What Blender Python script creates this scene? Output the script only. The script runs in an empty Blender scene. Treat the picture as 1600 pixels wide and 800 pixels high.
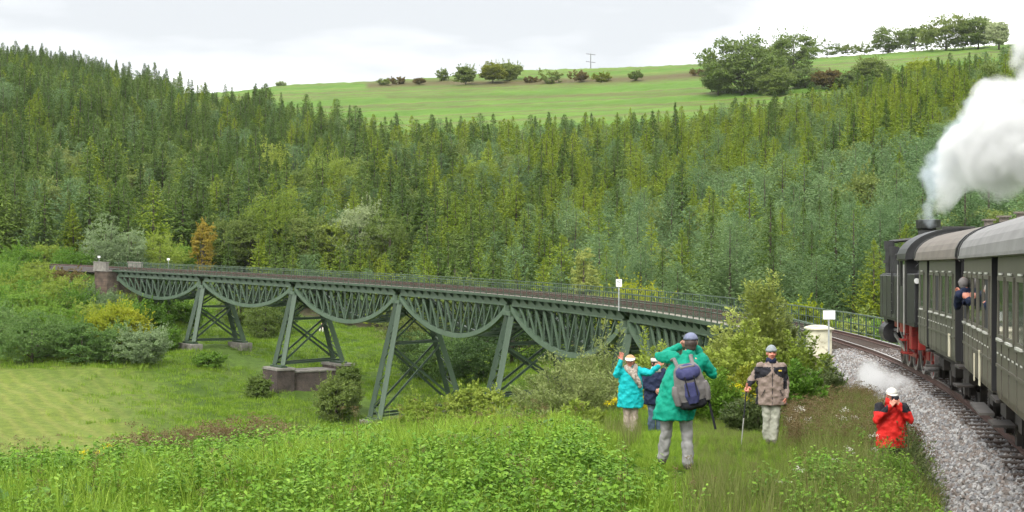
import bpy, bmesh, math, random
import numpy as np
from mathutils import Vector, Matrix, Euler

random.seed(7)
rng = np.random.default_rng(11)
scene = bpy.context.scene
COL = scene.collection
R = math.radians

# ------------------------------------------------------------------ camera
F = 2200.0            # focal length in pixels of the 1600 px wide photograph
HZ = 416.8            # row of the horizon
cam_d = bpy.data.cameras.new('camera')
cam_d.sensor_width = 36.0
cam_d.lens = 36.0 * F / 1600.0
cam_d.shift_y = (HZ - 400.0) / 1600.0
cam_d.clip_start = 0.1
cam_d.clip_end = 20000.0
cam = bpy.data.objects.new('camera', cam_d)
COL.objects.link(cam)
cam.location = (0, 0, 0)
cam.rotation_euler = (R(90), 0, 0)
scene.camera = cam

# ------------------------------------------------------------------ sky, sun, exposure
SUN_EL, SUN_AZ = R(48), R(205)      # soft light from behind the left shoulder, through cloud
world = bpy.data.worlds.new('World')
scene.world = world
world.use_nodes = True
wn, wl = world.node_tree.nodes, world.node_tree.links
wn.clear()
w_out = wn.new('ShaderNodeOutputWorld')
w_bg = wn.new('ShaderNodeBackground')
w_sky = wn.new('ShaderNodeTexSky')
w_sky.sky_type = 'NISHITA'
w_sky.sun_disc = False
w_sky.sun_elevation = SUN_EL
w_sky.sun_rotation = SUN_AZ
w_tc = wn.new('ShaderNodeTexCoord')
w_map = wn.new('ShaderNodeMapping')
w_map.inputs['Scale'].default_value = (2.2, 2.2, 9.0)
w_map.inputs['Location'].default_value = (19.98, 13.05, 4.69)
w_noise = wn.new('ShaderNodeTexNoise')
w_noise.inputs['Scale'].default_value = 1.0
w_noise.inputs['Detail'].default_value = 5.0
w_noise.inputs['Roughness'].default_value = 0.52
w_ramp = wn.new('ShaderNodeValToRGB')
w_ramp.color_ramp.elements[0].position = 0.38
w_ramp.color_ramp.elements[0].color = (0.43, 0.443, 0.458, 1)
w_e = w_ramp.color_ramp.elements.new(0.485)
w_e.color = (0.62, 0.63, 0.642, 1)
w_ramp.color_ramp.elements[2].position = 0.575
w_ramp.color_ramp.elements[2].color = (2.1, 2.1, 2.1, 1)
w_mul = wn.new('ShaderNodeMixRGB')           # clear sky glimmering through the cloud cover
w_mul.blend_type = 'MIX'
w_mul.inputs['Fac'].default_value = 0.96
w_sc = wn.new('ShaderNodeVectorMath')
w_sc.operation = 'SCALE'
w_sc.inputs['Scale'].default_value = 0.12
wl.new(w_tc.outputs['Generated'], w_map.inputs['Vector'])
wl.new(w_map.outputs['Vector'], w_noise.inputs['Vector'])
wl.new(w_noise.outputs['Fac'], w_ramp.inputs['Fac'])
wl.new(w_sky.outputs['Color'], w_sc.inputs[0])
wl.new(w_sc.outputs['Vector'], w_mul.inputs['Color1'])
wl.new(w_ramp.outputs['Color'], w_mul.inputs['Color2'])
wl.new(w_mul.outputs['Color'], w_bg.inputs['Color'])
w_bg.inputs['Strength'].default_value = 0.82
wl.new(w_bg.outputs['Background'], w_out.inputs['Surface'])

sun_d = bpy.data.lights.new('sun', 'SUN')
sun_d.energy = 1.5
sun_d.angle = R(25)
sun_d.color = (1.0, 0.96, 0.90)
sun = bpy.data.objects.new('sun', sun_d)
COL.objects.link(sun)
sd = Vector((math.sin(SUN_AZ) * math.cos(SUN_EL), math.cos(SUN_AZ) * math.cos(SUN_EL), math.sin(SUN_EL)))
sun.rotation_euler = sd.to_track_quat('Z', 'Y').to_euler()

scene.view_settings.view_transform = 'Standard'
scene.view_settings.look = 'None'
scene.view_settings.gamma = 1.0
scene.view_settings.exposure = 1.28
scene.cycles.max_bounces = 6
scene.cycles.diffuse_bounces = 3
scene.cycles.glossy_bounces = 2
scene.cycles.transmission_bounces = 4
scene.cycles.transparent_max_bounces = 8
scene.cycles.volume_bounces = 4
scene.cycles.use_denoising = True
scene.cycles.use_adaptive_sampling = True
scene.cycles.adaptive_threshold = 0.025

# ------------------------------------------------------------------ helpers
_tmp = bpy.data.scenes.new('workshop')          # empty scene in which modifiers are baked to meshes
def baked(o):
    _tmp.collection.objects.link(o)
    vl = _tmp.view_layers[0]
    vl.update()
    me = bpy.data.meshes.new_from_object(o.evaluated_get(vl.depsgraph))
    bpy.data.objects.remove(o)
    return me
WM = {}                     # world matrix of every object built here

def wm(o):
    return WM.get(o.name, Matrix.Identity(4))

def link(o, parent=None, M=None):
    COL.objects.link(o)
    M = M if M is not None else Matrix.Identity(4)
    WM[o.name] = M
    if parent is not None:
        o.parent = parent
        o.matrix_basis = wm(parent).inverted() @ M
    else:
        o.matrix_basis = M
    return o

def tag(o, label=None, cat=None, group=None, kind=None):
    if label: o['label'] = label
    if cat: o['category'] = cat
    if group: o['group'] = group
    if kind: o['kind'] = kind
    return o

def empty(name, loc=(0, 0, 0), rz=0.0, parent=None, M=None):
    o = bpy.data.objects.new(name, None)
    o.empty_display_size = 0.2
    return link(o, parent, M if M is not None else Matrix.Translation(loc) @ Matrix.Rotation(rz, 4, 'Z'))

def put(name, mesh, mat=None, parent=None, M=None):
    """a mesh object; its vertices are in the frame M (world when M is None)"""
    o = bpy.data.objects.new(name, mesh)
    if mat is not None and len(mesh.materials) == 0:
        for m in (mat if isinstance(mat, (list, tuple)) else [mat]):
            mesh.materials.append(m)
    return link(o, parent, M)

def np_mesh(name, V, Fc, tint=None, mats=None, mat_idx=None, smooth=False):
    """V (n,3); Fc (m,k) with k = 3 or 4, one tint value for each face"""
    V = np.asarray(V, np.float32); Fc = np.asarray(Fc, np.int32)
    k = Fc.shape[1]; m = len(Fc)
    me = bpy.data.meshes.new(name)
    me.vertices.add(len(V)); me.vertices.foreach_set('co', V.ravel())
    me.loops.add(m * k); me.loops.foreach_set('vertex_index', Fc.ravel())
    me.polygons.add(m)
    me.polygons.foreach_set('loop_start', np.arange(0, m * k, k, dtype=np.int32))
    me.polygons.foreach_set('loop_total', np.full(m, k, np.int32))
    if mats:
        for x in mats: me.materials.append(x)
    if mat_idx is not None:
        me.polygons.foreach_set('material_index', np.asarray(mat_idx, np.int32))
    me.polygons.foreach_set('use_smooth', np.full(m, smooth, bool))
    if tint is not None:
        a = me.attributes.new('tint', 'FLOAT', 'FACE')
        a.data.foreach_set('value', np.asarray(tint, np.float32))
    me.update(calc_edges=True)
    me.validate()
    return me

class MB:
    """collects boxes, bars, tubes and lofts into one mesh"""
    def __init__(s): s.v = []; s.f = []; s.m = []
    def add(s, V, Fc, m=0):
        b = len(s.v); s.v += [tuple(x) for x in V]
        s.f += [tuple(b + i for i in q) for q in Fc]; s.m += [m] * len(Fc)
    def box(s, c, d, m=0, M=None):
        V = [Vector((c[0] + x * d[0] / 2, c[1] + y * d[1] / 2, c[2] + z * d[2] / 2)) for x in (-1, 1) for y in (-1, 1) for z in (-1, 1)]
        if M is not None: V = [M @ v for v in V]
        s.add(V, [(0, 1, 3, 2), (4, 6, 7, 5), (0, 4, 5, 1), (2, 3, 7, 6), (0, 2, 6, 4), (1, 5, 7, 3)], m)
    def bar(s, p0, p1, w, h, m=0, up=(0, 0, 1)):
        p0, p1 = Vector(p0), Vector(p1)
        A = frame_of(p0, p1, up)
        L = (p1 - p0).length
        V = [A @ Vector((x * w / 2, y * h / 2, z * L)) for x in (-1, 1) for y in (-1, 1) for z in (0, 1)]
        s.add(V, [(0, 1, 3, 2), (4, 6, 7, 5), (0, 4, 5, 1), (2, 3, 7, 6), (0, 2, 6, 4), (1, 5, 7, 3)], m)
    def tube(s, p0, p1, r0, r1=None, n=10, m=0, caps=True):
        r1 = r0 if r1 is None else r1
        s.rings([(p0, r0), (p1, r1)], n, m, caps)
    def rings(s, prs, n=10, m=0, caps=True):
        V = []
        for i, (p, r) in enumerate(prs):
            p = Vector(p)
            a = Vector(prs[max(i - 1, 0)][0]); b = Vector(prs[min(i + 1, len(prs) - 1)][0])
            A = frame_of(a, b)
            for k in range(n):
                t = 2 * math.pi * k / n
                V.append(p + A.to_3x3() @ Vector((math.cos(t) * r, math.sin(t) * r, 0)))
        Fc = []
        for i in range(len(prs) - 1):
            for k in range(n):
                Fc.append((i * n + k, i * n + (k + 1) % n, (i + 1) * n + (k + 1) % n, (i + 1) * n + k))
        if caps:
            Fc.append(tuple(reversed(range(n)))); Fc.append(tuple((len(prs) - 1) * n + k for k in range(n)))
        s.add(V, Fc, m)
    def loft(s, sections, m=0, closed=True, caps=True):
        n = len(sections[0]); V = [p for sec in sections for p in sec]; Fc = []
        for i in range(len(sections) - 1):
            for k in range(n if closed else n - 1):
                Fc.append((i * n + k, i * n + (k + 1) % n, (i + 1) * n + (k + 1) % n, (i + 1) * n + k))
        if caps:
            Fc.append(tuple(reversed(range(n)))); Fc.append(tuple((len(sections) - 1) * n + k for k in range(n)))
        s.add(V, Fc, m)
    def mesh(s, name, mats=None, smooth=False, bevel=0.0):
        me = bpy.data.meshes.new(name)
        me.from_pydata([tuple(v) for v in s.v], [], s.f)
        if mats:
            for x in (mats if isinstance(mats, (list, tuple)) else [mats]): me.materials.append(x)
        me.polygons.foreach_set('material_index', np.array(s.m, np.int32))
        bm = bmesh.new(); bm.from_mesh(me)
        bmesh.ops.recalc_face_normals(bm, faces=bm.faces)
        if bevel > 0:
            bmesh.ops.bevel(bm, geom=[e for e in bm.edges], offset=bevel, segments=2, affect='EDGES', profile=0.5, clamp_overlap=True)
        bm.to_mesh(me); bm.free()
        me.polygons.foreach_set('use_smooth', np.full(len(me.polygons), smooth, bool))
        me.update()
        return me
    def build(s, name, mats, parent=None, M=None, smooth=False, bevel=0.0):
        return put(name, s.mesh(name, mats, smooth, bevel), None, parent, M)

def frame_of(p0, p1, up=(0, 0, 1)):
    z = (Vector(p1) - Vector(p0))
    z = z.normalized() if z.length > 1e-9 else Vector((0, 0, 1))
    up = Vector(up)
    if abs(z.dot(up)) > 0.985: up = Vector((0, 1, 0))
    x = up.cross(z).normalized(); y = z.cross(x)
    M = Matrix.Identity(4)
    for i in range(3):
        M[i][0] = x[i]; M[i][1] = y[i]; M[i][2] = z[i]; M[i][3] = Vector(p0)[i]
    return M

_unit = {}
def unit_box(mat):
    if mat.name not in _unit:
        b = MB(); b.box((0, 0, 0.5), (1, 1, 1)); _unit[mat.name] = b.mesh('bar_' + mat.name, [mat])
    return _unit[mat.name]
def unit_hbeam(mat):
    k = 'h' + mat.name
    if k not in _unit:
        t = 0.16
        o = [(-.5, -.5), (.5, -.5), (.5, -.5 + t), (t / 2, -.5 + t), (t / 2, .5 - t), (.5, .5 - t), (.5, .5), (-.5, .5), (-.5, .5 - t), (-t / 2, .5 - t), (-t / 2, -.5 + t), (-.5, -.5 + t)]
        b = MB(); b.loft([[(x, y, 0) for x, y in o], [(x, y, 1) for x, y in o]]); _unit[k] = b.mesh('beam_' + mat.name, [mat])
    return _unit[k]
def bar(name, parent, p0, p1, w, h, mat, up=(0, 0, 1), beam=False):
    """one straight member; all members of a material share one mesh"""
    L = (Vector(p1) - Vector(p0)).length
    M = frame_of(p0, p1, up) @ Matrix.Diagonal((w, h, L, 1))
    return put(name, unit_hbeam(mat) if beam else unit_box(mat), None, parent, M)

def W(x, D, z):
    """photo column, depth in metres, height under the eye -> point"""
    return Vector(((x - 800.0) / F * D, D, z))

# ------------------------------------------------------------------ materials
def new_mat(name):
    m = bpy.data.materials.new(name); m.use_nodes = True
    n = m.node_tree.nodes; n.clear()
    out = n.new('ShaderNodeOutputMaterial')
    return m, n, m.node_tree.links, out

def ramp(n, stops):
    r = n.new('ShaderNodeValToRGB')
    e = r.color_ramp.elements
    while len(e) < len(stops): e.new(0.5)
    for x, (p, c) in zip(e, stops): x.position = p; x.color = (*c, 1)
    return r

def surf(name, c1, c2=None, rough=0.6, metal=0.0, scale=4.0, bump=0.0, bscale=None, coat=0.0, spec=0.5, rust=None, rust_amt=0.55, rscale=3.0, streak=False, coord='Object'):
    m, n, l, out = new_mat(name)
    b = n.new('ShaderNodeBsdfPrincipled')
    l.new(b.outputs[0], out.inputs[0])
    b.inputs['Roughness'].default_value = rough
    b.inputs['Metallic'].default_value = metal
    b.inputs['Specular IOR Level'].default_value = spec
    b.inputs['Coat Weight'].default_value = coat
    tc = n.new('ShaderNodeTexCoord')
    src = tc.outputs[coord]
    if coord == 'World':
        pass
    if streak:
        mp = n.new('ShaderNodeMapping'); mp.inputs['Scale'].default_value = (1, 1, 0.12)
        l.new(src, mp.inputs['Vector']); src = mp.outputs['Vector']
    no = n.new('ShaderNodeTexNoise'); no.inputs['Scale'].default_value = scale; no.inputs['Detail'].default_value = 6
    l.new(src, no.inputs['Vector'])
    rp = ramp(n, [(0.3, c1), (0.7, c2 or c1)])
    l.new(no.outputs['Fac'], rp.inputs['Fac'])
    col = rp.outputs['Color']
    if rust:
        n2 = n.new('ShaderNodeTexNoise'); n2.inputs['Scale'].default_value = rscale; n2.inputs['Detail'].default_value = 8
        l.new(src, n2.inputs['Vector'])
        r2 = ramp(n, [(rust_amt, (0, 0, 0)), (rust_amt + 0.12, (1, 1, 1))])
        l.new(n2.outputs['Fac'], r2.inputs['Fac'])
        mx = n.new('ShaderNodeMixRGB'); l.new(r2.outputs['Color'], mx.inputs['Fac']); l.new(col, mx.inputs['Color1'])
        mx.inputs['Color2'].default_value = (*rust, 1); col = mx.outputs['Color']
    l.new(col, b.inputs['Base Color'])
    if bump:
        n3 = n.new('ShaderNodeTexNoise'); n3.inputs['Scale'].default_value = bscale or scale * 6; n3.inputs['Detail'].default_value = 5
        l.new(tc.outputs[coord], n3.inputs['Vector'])
        bp = n.new('ShaderNodeBump'); bp.inputs['Strength'].default_value = bump; bp.inputs['Distance'].default_value = 0.02
        l.new(n3.outputs['Fac'], bp.inputs['Height']); l.new(bp.outputs[0], b.inputs['Normal'])
    return m

def leaf_mat(name, stops, var=0.45, trans=0.36, rough=0.55):
    """foliage: colour by leaf (tint) and by plant (object random)"""
    m, n, l, out = new_mat(name)
    at = n.new('ShaderNodeAttribute'); at.attribute_name = 'tint'
    oi = n.new('ShaderNodeObjectInfo')
    mx = n.new('ShaderNodeMath'); mx.operation = 'MULTIPLY_ADD'; mx.inputs[1].default_value = var
    l.new(at.outputs['Fac'], mx.inputs[0])
    sc = n.new('ShaderNodeMath'); sc.operation = 'MULTIPLY'; sc.inputs[1].default_value = 1 - var
    l.new(oi.outputs['Random'], sc.inputs[0]); l.new(sc.outputs[0], mx.inputs[2])
    rp = ramp(n, stops); l.new(mx.outputs[0], rp.inputs['Fac'])
    b = n.new('ShaderNodeBsdfPrincipled'); b.inputs['Roughness'].default_value = rough; b.inputs['Specular IOR Level'].default_value = 0.10
    l.new(rp.outputs['Color'], b.inputs['Base Color'])
    t = n.new('ShaderNodeBsdfTranslucent'); l.new(rp.outputs['Color'], t.inputs['Color'])
    s = n.new('ShaderNodeMixShader'); s.inputs['Fac'].default_value = trans
    l.new(b.outputs[0], s.inputs[1]); l.new(t.outputs[0], s.inputs[2]); l.new(s.outputs[0], out.inputs[0])
    return m

MAT = {}
MAT['bark'] = surf('bark', (0.045, 0.035, 0.025), (0.09, 0.075, 0.055), 0.9, scale=6)
MAT['spruce'] = leaf_mat('spruce', [(0.0, (0.062, 0.113, 0.027)), (0.5, (0.102, 0.167, 0.034)), (1.0, (0.160, 0.227, 0.042))], trans=0.26)
MAT['larch'] = leaf_mat('larch', [(0.0, (0.142, 0.219, 0.024)), (0.5, (0.204, 0.279, 0.027)), (1.0, (0.289, 0.341, 0.034))], trans=0.30)
MAT['pine'] = leaf_mat('pine', [(0.0, (0.104, 0.181, 0.074)), (0.5, (0.152, 0.244, 0.099)), (1.0, (0.204, 0.289, 0.110))])
MAT['broad'] = leaf_mat('broad', [(0.0, (0.098, 0.155, 0.034)), (0.5, (0.155, 0.213, 0.051)), (1.0, (0.241, 0.276, 0.083))])
MAT['hilltree'] = leaf_mat('hilltree', [(0.0, (0.109, 0.163, 0.042)), (0.5, (0.161, 0.219, 0.055)), (1.0, (0.224, 0.269, 0.070))])
MAT['yellow'] = leaf_mat('yellow', [(0.0, (0.19, 0.16, 0.025)), (0.5, (0.30, 0.235, 0.035)), (1.0, (0.40, 0.31, 0.06))])
MAT['lime'] = leaf_mat('lime', [(0.0, (0.169, 0.234, 0.019)), (0.5, (0.286, 0.338, 0.026)), (1.0, (0.416, 0.429, 0.039))])
MAT['pale'] = leaf_mat('pale', [(0.0, (0.20, 0.26, 0.11)), (0.5, (0.32, 0.38, 0.19)), (1.0, (0.46, 0.50, 0.29))])
MAT['willow'] = leaf_mat('willow', [(0.0, (0.063, 0.132, 0.034)), (0.5, (0.109, 0.198, 0.050)), (1.0, (0.196, 0.294, 0.090))])
MAT['fresh'] = leaf_mat('fresh', [(0.0, (0.065, 0.143, 0.019)), (0.5, (0.130, 0.247, 0.033)), (1.0, (0.221, 0.338, 0.052))])
MAT['sapling'] = leaf_mat('sapling', [(0.0, (0.125, 0.195, 0.026)), (0.5, (0.225, 0.300, 0.046)), (1.0, (0.350, 0.410, 0.082))])
MAT['nettle'] = leaf_mat('nettle', [(0.0, (0.044, 0.112, 0.014)), (0.35, (0.094, 0.202, 0.022)), (0.75, (0.165, 0.302, 0.031)), (1.0, (0.297, 0.448, 0.076))], var=0.7, trans=0.25)
MAT['dock'] = leaf_mat('dock', [(0.0, (0.035, 0.085, 0.020)), (0.5, (0.075, 0.150, 0.035)), (1.0, (0.170, 0.260, 0.090))], var=0.7, trans=0.22)
MAT['grass'] = leaf_mat('grass', [(0.0, (0.077, 0.151, 0.012)), (0.5, (0.171, 0.286, 0.024)), (1.0, (0.330, 0.437, 0.072))], var=0.6, trans=0.28)
MAT['drygrass'] = leaf_mat('drygrass', [(0.0, (0.10, 0.14, 0.03)), (0.5, (0.17, 0.20, 0.055)), (1.0, (0.29, 0.28, 0.12))], var=0.6)
MAT['brownweed'] = leaf_mat('brownweed', [(0.0, (0.095, 0.065, 0.028)), (0.5, (0.165, 0.120, 0.055)), (1.0, (0.250, 0.200, 0.105))], var=0.7)
MAT['petal'] = leaf_mat('petal', [(0.0, (0.60, 0.48, 0.01)), (1.0, (0.80, 0.70, 0.02))], var=0.7)
MAT['umbel'] = leaf_mat('umbel', [(0.0, (0.45, 0.43, 0.36)), (1.0, (0.65, 0.62, 0.52))], var=0.7)
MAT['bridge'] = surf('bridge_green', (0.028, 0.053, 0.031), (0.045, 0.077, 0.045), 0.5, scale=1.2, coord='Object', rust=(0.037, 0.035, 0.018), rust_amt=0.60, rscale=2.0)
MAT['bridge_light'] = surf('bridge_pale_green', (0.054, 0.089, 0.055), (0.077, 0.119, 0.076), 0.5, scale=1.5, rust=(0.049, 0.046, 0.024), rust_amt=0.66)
MAT['rust'] = surf('rusty_rail', (0.055, 0.026, 0.02), (0.095, 0.048, 0.034), 0.75, scale=8)
MAT['railtop'] = surf('rail_head', (0.30, 0.28, 0.26), (0.42, 0.40, 0.37), 0.35, metal=0.7, scale=6)
MAT['deckplate'] = surf('deck_plate', (0.030, 0.026, 0.022), (0.06, 0.05, 0.042), .85, scale=3)
MAT['sleeper'] = surf('sleeper_wood', (0.045, 0.033, 0.027), (0.09, 0.065, 0.05), 0.85, scale=5)
MAT['plank'] = surf('walkway_plank', (0.20, 0.18, 0.145), (0.32, 0.295, 0.24), 0.85, scale=3)
MAT['stone'] = surf('masonry', (0.13, 0.12, 0.105), (0.25, 0.235, 0.205), 0.9, scale=2, bump=0.5)
MAT['ballast'] = surf('ballast_bed', (0.11, 0.10, 0.09), (0.21, 0.19, 0.17), 0.95, scale=18, bump=1.0, bscale=30)
# ------------------------------------------------------------------ the railway line in plan
S0, S1, DS = -70.0, 330.0, 0.25
def _bridge_edge():
    S = np.arange(0, S1 + DS, DS)
    k = np.maximum(0.00818 - 3.81e-5 * S, 0.0)
    a = 0.04422 - np.concatenate([[0], np.cumsum((k[1:] + k[:-1]) / 2 * DS)])
    X = 12.727 + np.concatenate([[0], np.cumsum((np.sin(a[1:]) + np.sin(a[:-1])) / 2 * DS)])
    Y = 57.972 + np.concatenate([[0], np.cumsum((np.cos(a[1:]) + np.cos(a[:-1])) / 2 * DS)])
    return S, X, Y, a
_S, _X, _Y, _a = _bridge_edge()
_cx, _cy = _X + 2.0 * np.cos(_a), _Y - 2.0 * np.sin(_a)          # centre of the track
_D = np.array([-40, -25, -15, 0, 14, 27, 33.5, 39, 46.7, _cy[0] - 1, _cy[0], _cy[0] + 1])
_Xp = np.array([-18.5, -9.8, -4.6, 2.25, 7.0, 10.37, 11.65, 12.5, 13.5, _cx[0] - .055, _cx[0], _cx[0] + .045])
_pc = np.polyfit(_D, _Xp, 5, w=[1, 1, 1, 3, 1, 3, 3, 3, 3, 60, 80, 60])
_yy = np.linspace(_cy[0], -45, 1200)
_xx = np.polyval(_pc, _yy)
_ss = -np.concatenate([[0], np.cumsum(np.hypot(np.diff(_xx), np.diff(_yy)))])
TS = np.concatenate([_ss[::-1][:-1], _S]); TX = np.concatenate([_xx[::-1][:-1], _cx]); TY = np.concatenate([_yy[::-1][:-1], _cy])
_zc = np.polyfit([0, 20, 42.45, 67.1, 91.8, 116.5, 139.6, 162.7, 185], [-3.6, -3.22, -2.845, -2.55, -2.13, -1.53, -0.93, -0.38, 0.0], 3)
def zwalk(s):
    s = np.asarray(s, float)
    z = np.polyval(_zc, np.clip(s, 0, 185))
    return np.where(s < 0, np.polyval(_zc, 0.0), z)
RAIL_UP = 0.40
def zrail(s): return zwalk(s) + RAIL_UP
def ctr(s): return np.interp(s, TS, TX), np.interp(s, TS, TY)
def heading(s):
    x0, y0 = ctr(s - 0.4); x1, y1 = ctr(s + 0.4)
    return math.atan2(x1 - x0, y1 - y0)
def T(s, off, dz=0.0):
    """point on the line: arc length s (0 = near end of the viaduct), offset to the right, height over the walkway"""
    x, y = ctr(s); a = heading(s)
    return Vector((float(x) + off * math.cos(a), float(y) - off * math.sin(a), float(zwalk(s)) + dz))
JOINT = [162.7, 139.6, 116.53, 91.84, 67.14, 42.45, 21.2, 0.0]

# ------------------------------------------------------------------ terrain
CP = [  # photo column, depth, height under the eye
 (-700, 3, -3.6), (0, 3, -3.4), (800, 2, -3.8), (1600, 4, -4.0), (2400, 4, -4.0),
 (-400, 12, -3.1), (-200, 15, -3.0), (0, 15, -3.0), (400, 15, -2.95), (800, 15, -2.82), (1200, 15, -3.0), (1450, 15, -3.5),
 (-300, 22, -3.3), (0, 22, -3.5), (300, 22, -3.42), (600, 23, -3.15), (900, 24, -2.98), (1060, 19, -2.66), (1205, 25, -3.08), (985, 28.5, -3.38), (1030, 27.5, -3.3),
 (1395, 19, -3.55), (1395, 24, -3.92), (1330, 27, -3.6), (1330, 36, -3.75), (1300, 50, -4.3),
 (0, 30, -5.2), (300, 30, -5.1), (600, 31, -4.5), (800, 32, -3.8), (1100, 34, -3.8), (1200, 40, -4.3),
 (-300, 50, -9.5), (0, 48, -9), (300, 48, -9), (600, 48, -8.0), (800, 48, -6.8), (1000, 48, -5.8), (1150, 48, -5.0), (1240, 56, -5.2),
 (-300, 85, -13.5), (0, 80, -13.4), (300, 80, -14), (600, 80, -13), (800, 80, -10.6), (950, 80, -8.6), (1100, 80, -7.6), (1200, 75, -7.0),
 (-300, 115, -14), (0, 112, -14.5), (0, 140, -13.2), (0, 168, -11.3), (250, 112, -15), (250, 140, -14.3), (250, 165, -12.0), (-300, 165, -11),
 (295, 176, -11.3), (390, 184, -11.2), (410, 160, -15.1), (540, 170, -14.4), (560, 190, -12.6), (560, 222, -10.8), (580, 138, -16.3), (735, 150, -15.8), (640, 175, -14.2),
 (770, 119, -11.9), (850, 160, -12.2), (870, 128, -12), (968, 100, -9.0), (1050, 105, -9.2),
 (150, 205, -4.5), (60, 212, -3.0), (0, 195, -7), (0, 215, -3.4), (-200, 215, -3), (240, 196, -9.0), (300, 215, -7.5), (300, 240, -4), (120, 235, -0.8),
 (450, 245, -7), (600, 245, -8.6), (800, 220, -10.5), (1000, 180, -9), (1200, 120, -7.5), (1450, 95, -5.0), (1700, 70, -4.0), (1900, 40, -4.0),
 (-200, 310, 12), (0, 305, 8), (400, 300, 5), (800, 300, 5), (1000, 240, 0), (1200, 220, 2), (1450, 190, 5), (1700, 170, 10),
 (-200, 430, 46), (0, 420, 40), (400, 415, 29), (800, 400, 27), (1200, 370, 31), (1600, 330, 40),
 (-200, 640, 92), (0, 640, 85), (200, 640, 76), (330, 640, 71), (0, 800, 88), (200, 800, 82), (330, 820, 78),
 (400, 520, 49), (400, 650, 77), (430, 780, 100), (800, 480, 38.5), (800, 560, 60), (800, 700, 91), (800, 800, 111.5),
 (1100, 470, 40), (1100, 560, 63), (1100, 800, 115), (1500, 430, 50), (1500, 560, 73), (1500, 800, 124), (1700, 600, 90), (1700, 830, 131), (2000, 800, 140),
 (-400, 1100, 60), (0, 1150, 60), (430, 950, 100), (500, 1200, 80), (800, 960, 118), (800, 1300, 90), (1200, 950, 124), (1500, 980, 130), (1500, 1400, 100), (2000, 1300, 110),
 (-1500, 700, 20), (-2500, 300, -5), (3600, 300, 30), (4500, 100, 5),
]
CPX = np.array([[(x - 800) / F * d, d, z] for x, d, z in CP] +
               [(0, -60, -4), (-60, -40, -6), (60, -40, -1), (-80, 40, -11), (80, 20, -2), (0, -900, -10), (-900, -300, -20), (900, -300, 20),
                (-2500, 2500, 40), (0, 3500, 40), (2500, 2500, 60), (-5000, -4000, 0), (5000, -4000, 0), (-5000, 5000, 20), (5000, 5000, 20)], float)
def _rbf_fit():
    P = CPX[:, :2]; n = len(P)
    K = np.hypot(P[:, None, 0] - P[None, :, 0], P[:, None, 1] - P[None, :, 1])
    A = np.zeros((n + 3, n + 3)); A[:n, :n] = -K + 0.25 * np.eye(n)
    Q = np.c_[np.ones(n), P]; A[:n, n:] = Q; A[n:, :n] = Q.T
    return np.linalg.solve(A, np.r_[CPX[:, 2], 0, 0, 0])
_rw = _rbf_fit()
def _vnoise(x, y, seed=0):
    out = np.zeros_like(x); amp = 1.0
    r = np.random.default_rng(seed)
    for o in range(4):
        for _ in range(3):
            a = r.uniform(0, 6.28); ph = r.uniform(0, 6.28); fq = (2 ** o) * r.uniform(0.7, 1.3)
            out += amp / 3 * np.sin(fq * (x * math.cos(a) + y * math.sin(a)) + ph)
        amp *= 0.5
    return out
_TP = np.c_[TX, TY]
def ground(x, y):
    x = np.atleast_1d(np.asarray(x, float)); y = np.atleast_1d(np.asarray(y, float))
    z = np.empty_like(x)
    for i in range(0, len(x), 20000):
        xs, ys = x[i:i + 20000], y[i:i + 20000]
        K = -np.hypot(xs[:, None] - CPX[None, :, 0], ys[:, None] - CPX[None, :, 1])
        z[i:i + 20000] = K @ _rw[:-3] + _rw[-3] + _rw[-2] * xs + _rw[-1] * ys
    d = np.hypot(x, y)
    z += _vnoise(x * 0.7, y * 0.7, 1) * np.clip(d / 400, 0.03, 0.5) + _vnoise(x * 2.2, y * 2.2, 2) * 0.035
    # bed of the line, on the near bank and beyond the far abutment
    near = (np.abs(x) < 160) & (y < 330) & (y > -50)
    if near.any():
        xi, yi = x[near], y[near]; zi = z[near]
        st = 6
        dd = np.empty(len(xi)); si = np.empty(len(xi))
        for i in range(0, len(xi), 8000):
            q = np.hypot(xi[i:i + 8000, None] - TX[None, ::st], yi[i:i + 8000, None] - TY[None, ::st])
            j = q.argmin(1); dd[i:i + 8000] = q[np.arange(len(j)), j]; si[i:i + 8000] = TS[::st][j]
        on = (si < -1.0) | (si > 165)
        w = np.clip((3.3 - dd) / 1.1, 0, 1) * on
        w = w * w * (3 - 2 * w)
        z[near] = zi * (1 - w) + (zrail(si) - 0.95) * w
    return z
def gz(x, y): return float(ground([x], [y])[0])

def terrain_attrs(x, y):
    d = np.maximum(y, 1.0); px = 800 + F * x / d
    return d, px
# forest: near and far edge of the wood by photo column
FX = [-400, 0, 130, 300, 450, 560, 700, 850, 1000, 1150, 1300, 1450, 1600, 1900]
FN = [250, 240, 246, 255, 246, 228, 205, 190, 165, 140, 118, 105, 92, 80]
FU = [760, 740, 690, 560, 500, 470, 452, 440, 430, 425, 430, 440, 440, 420]
def forest_mask(x, y):
    d, px = terrain_attrs(x, y)
    n = np.interp(px, FX, FN) + 4 * np.sin(x * 0.21) ; u = np.interp(px, FX, FU) + 12 * np.sin(x * 0.08 + 1)
    return (y > n) & (y < u)

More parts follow.
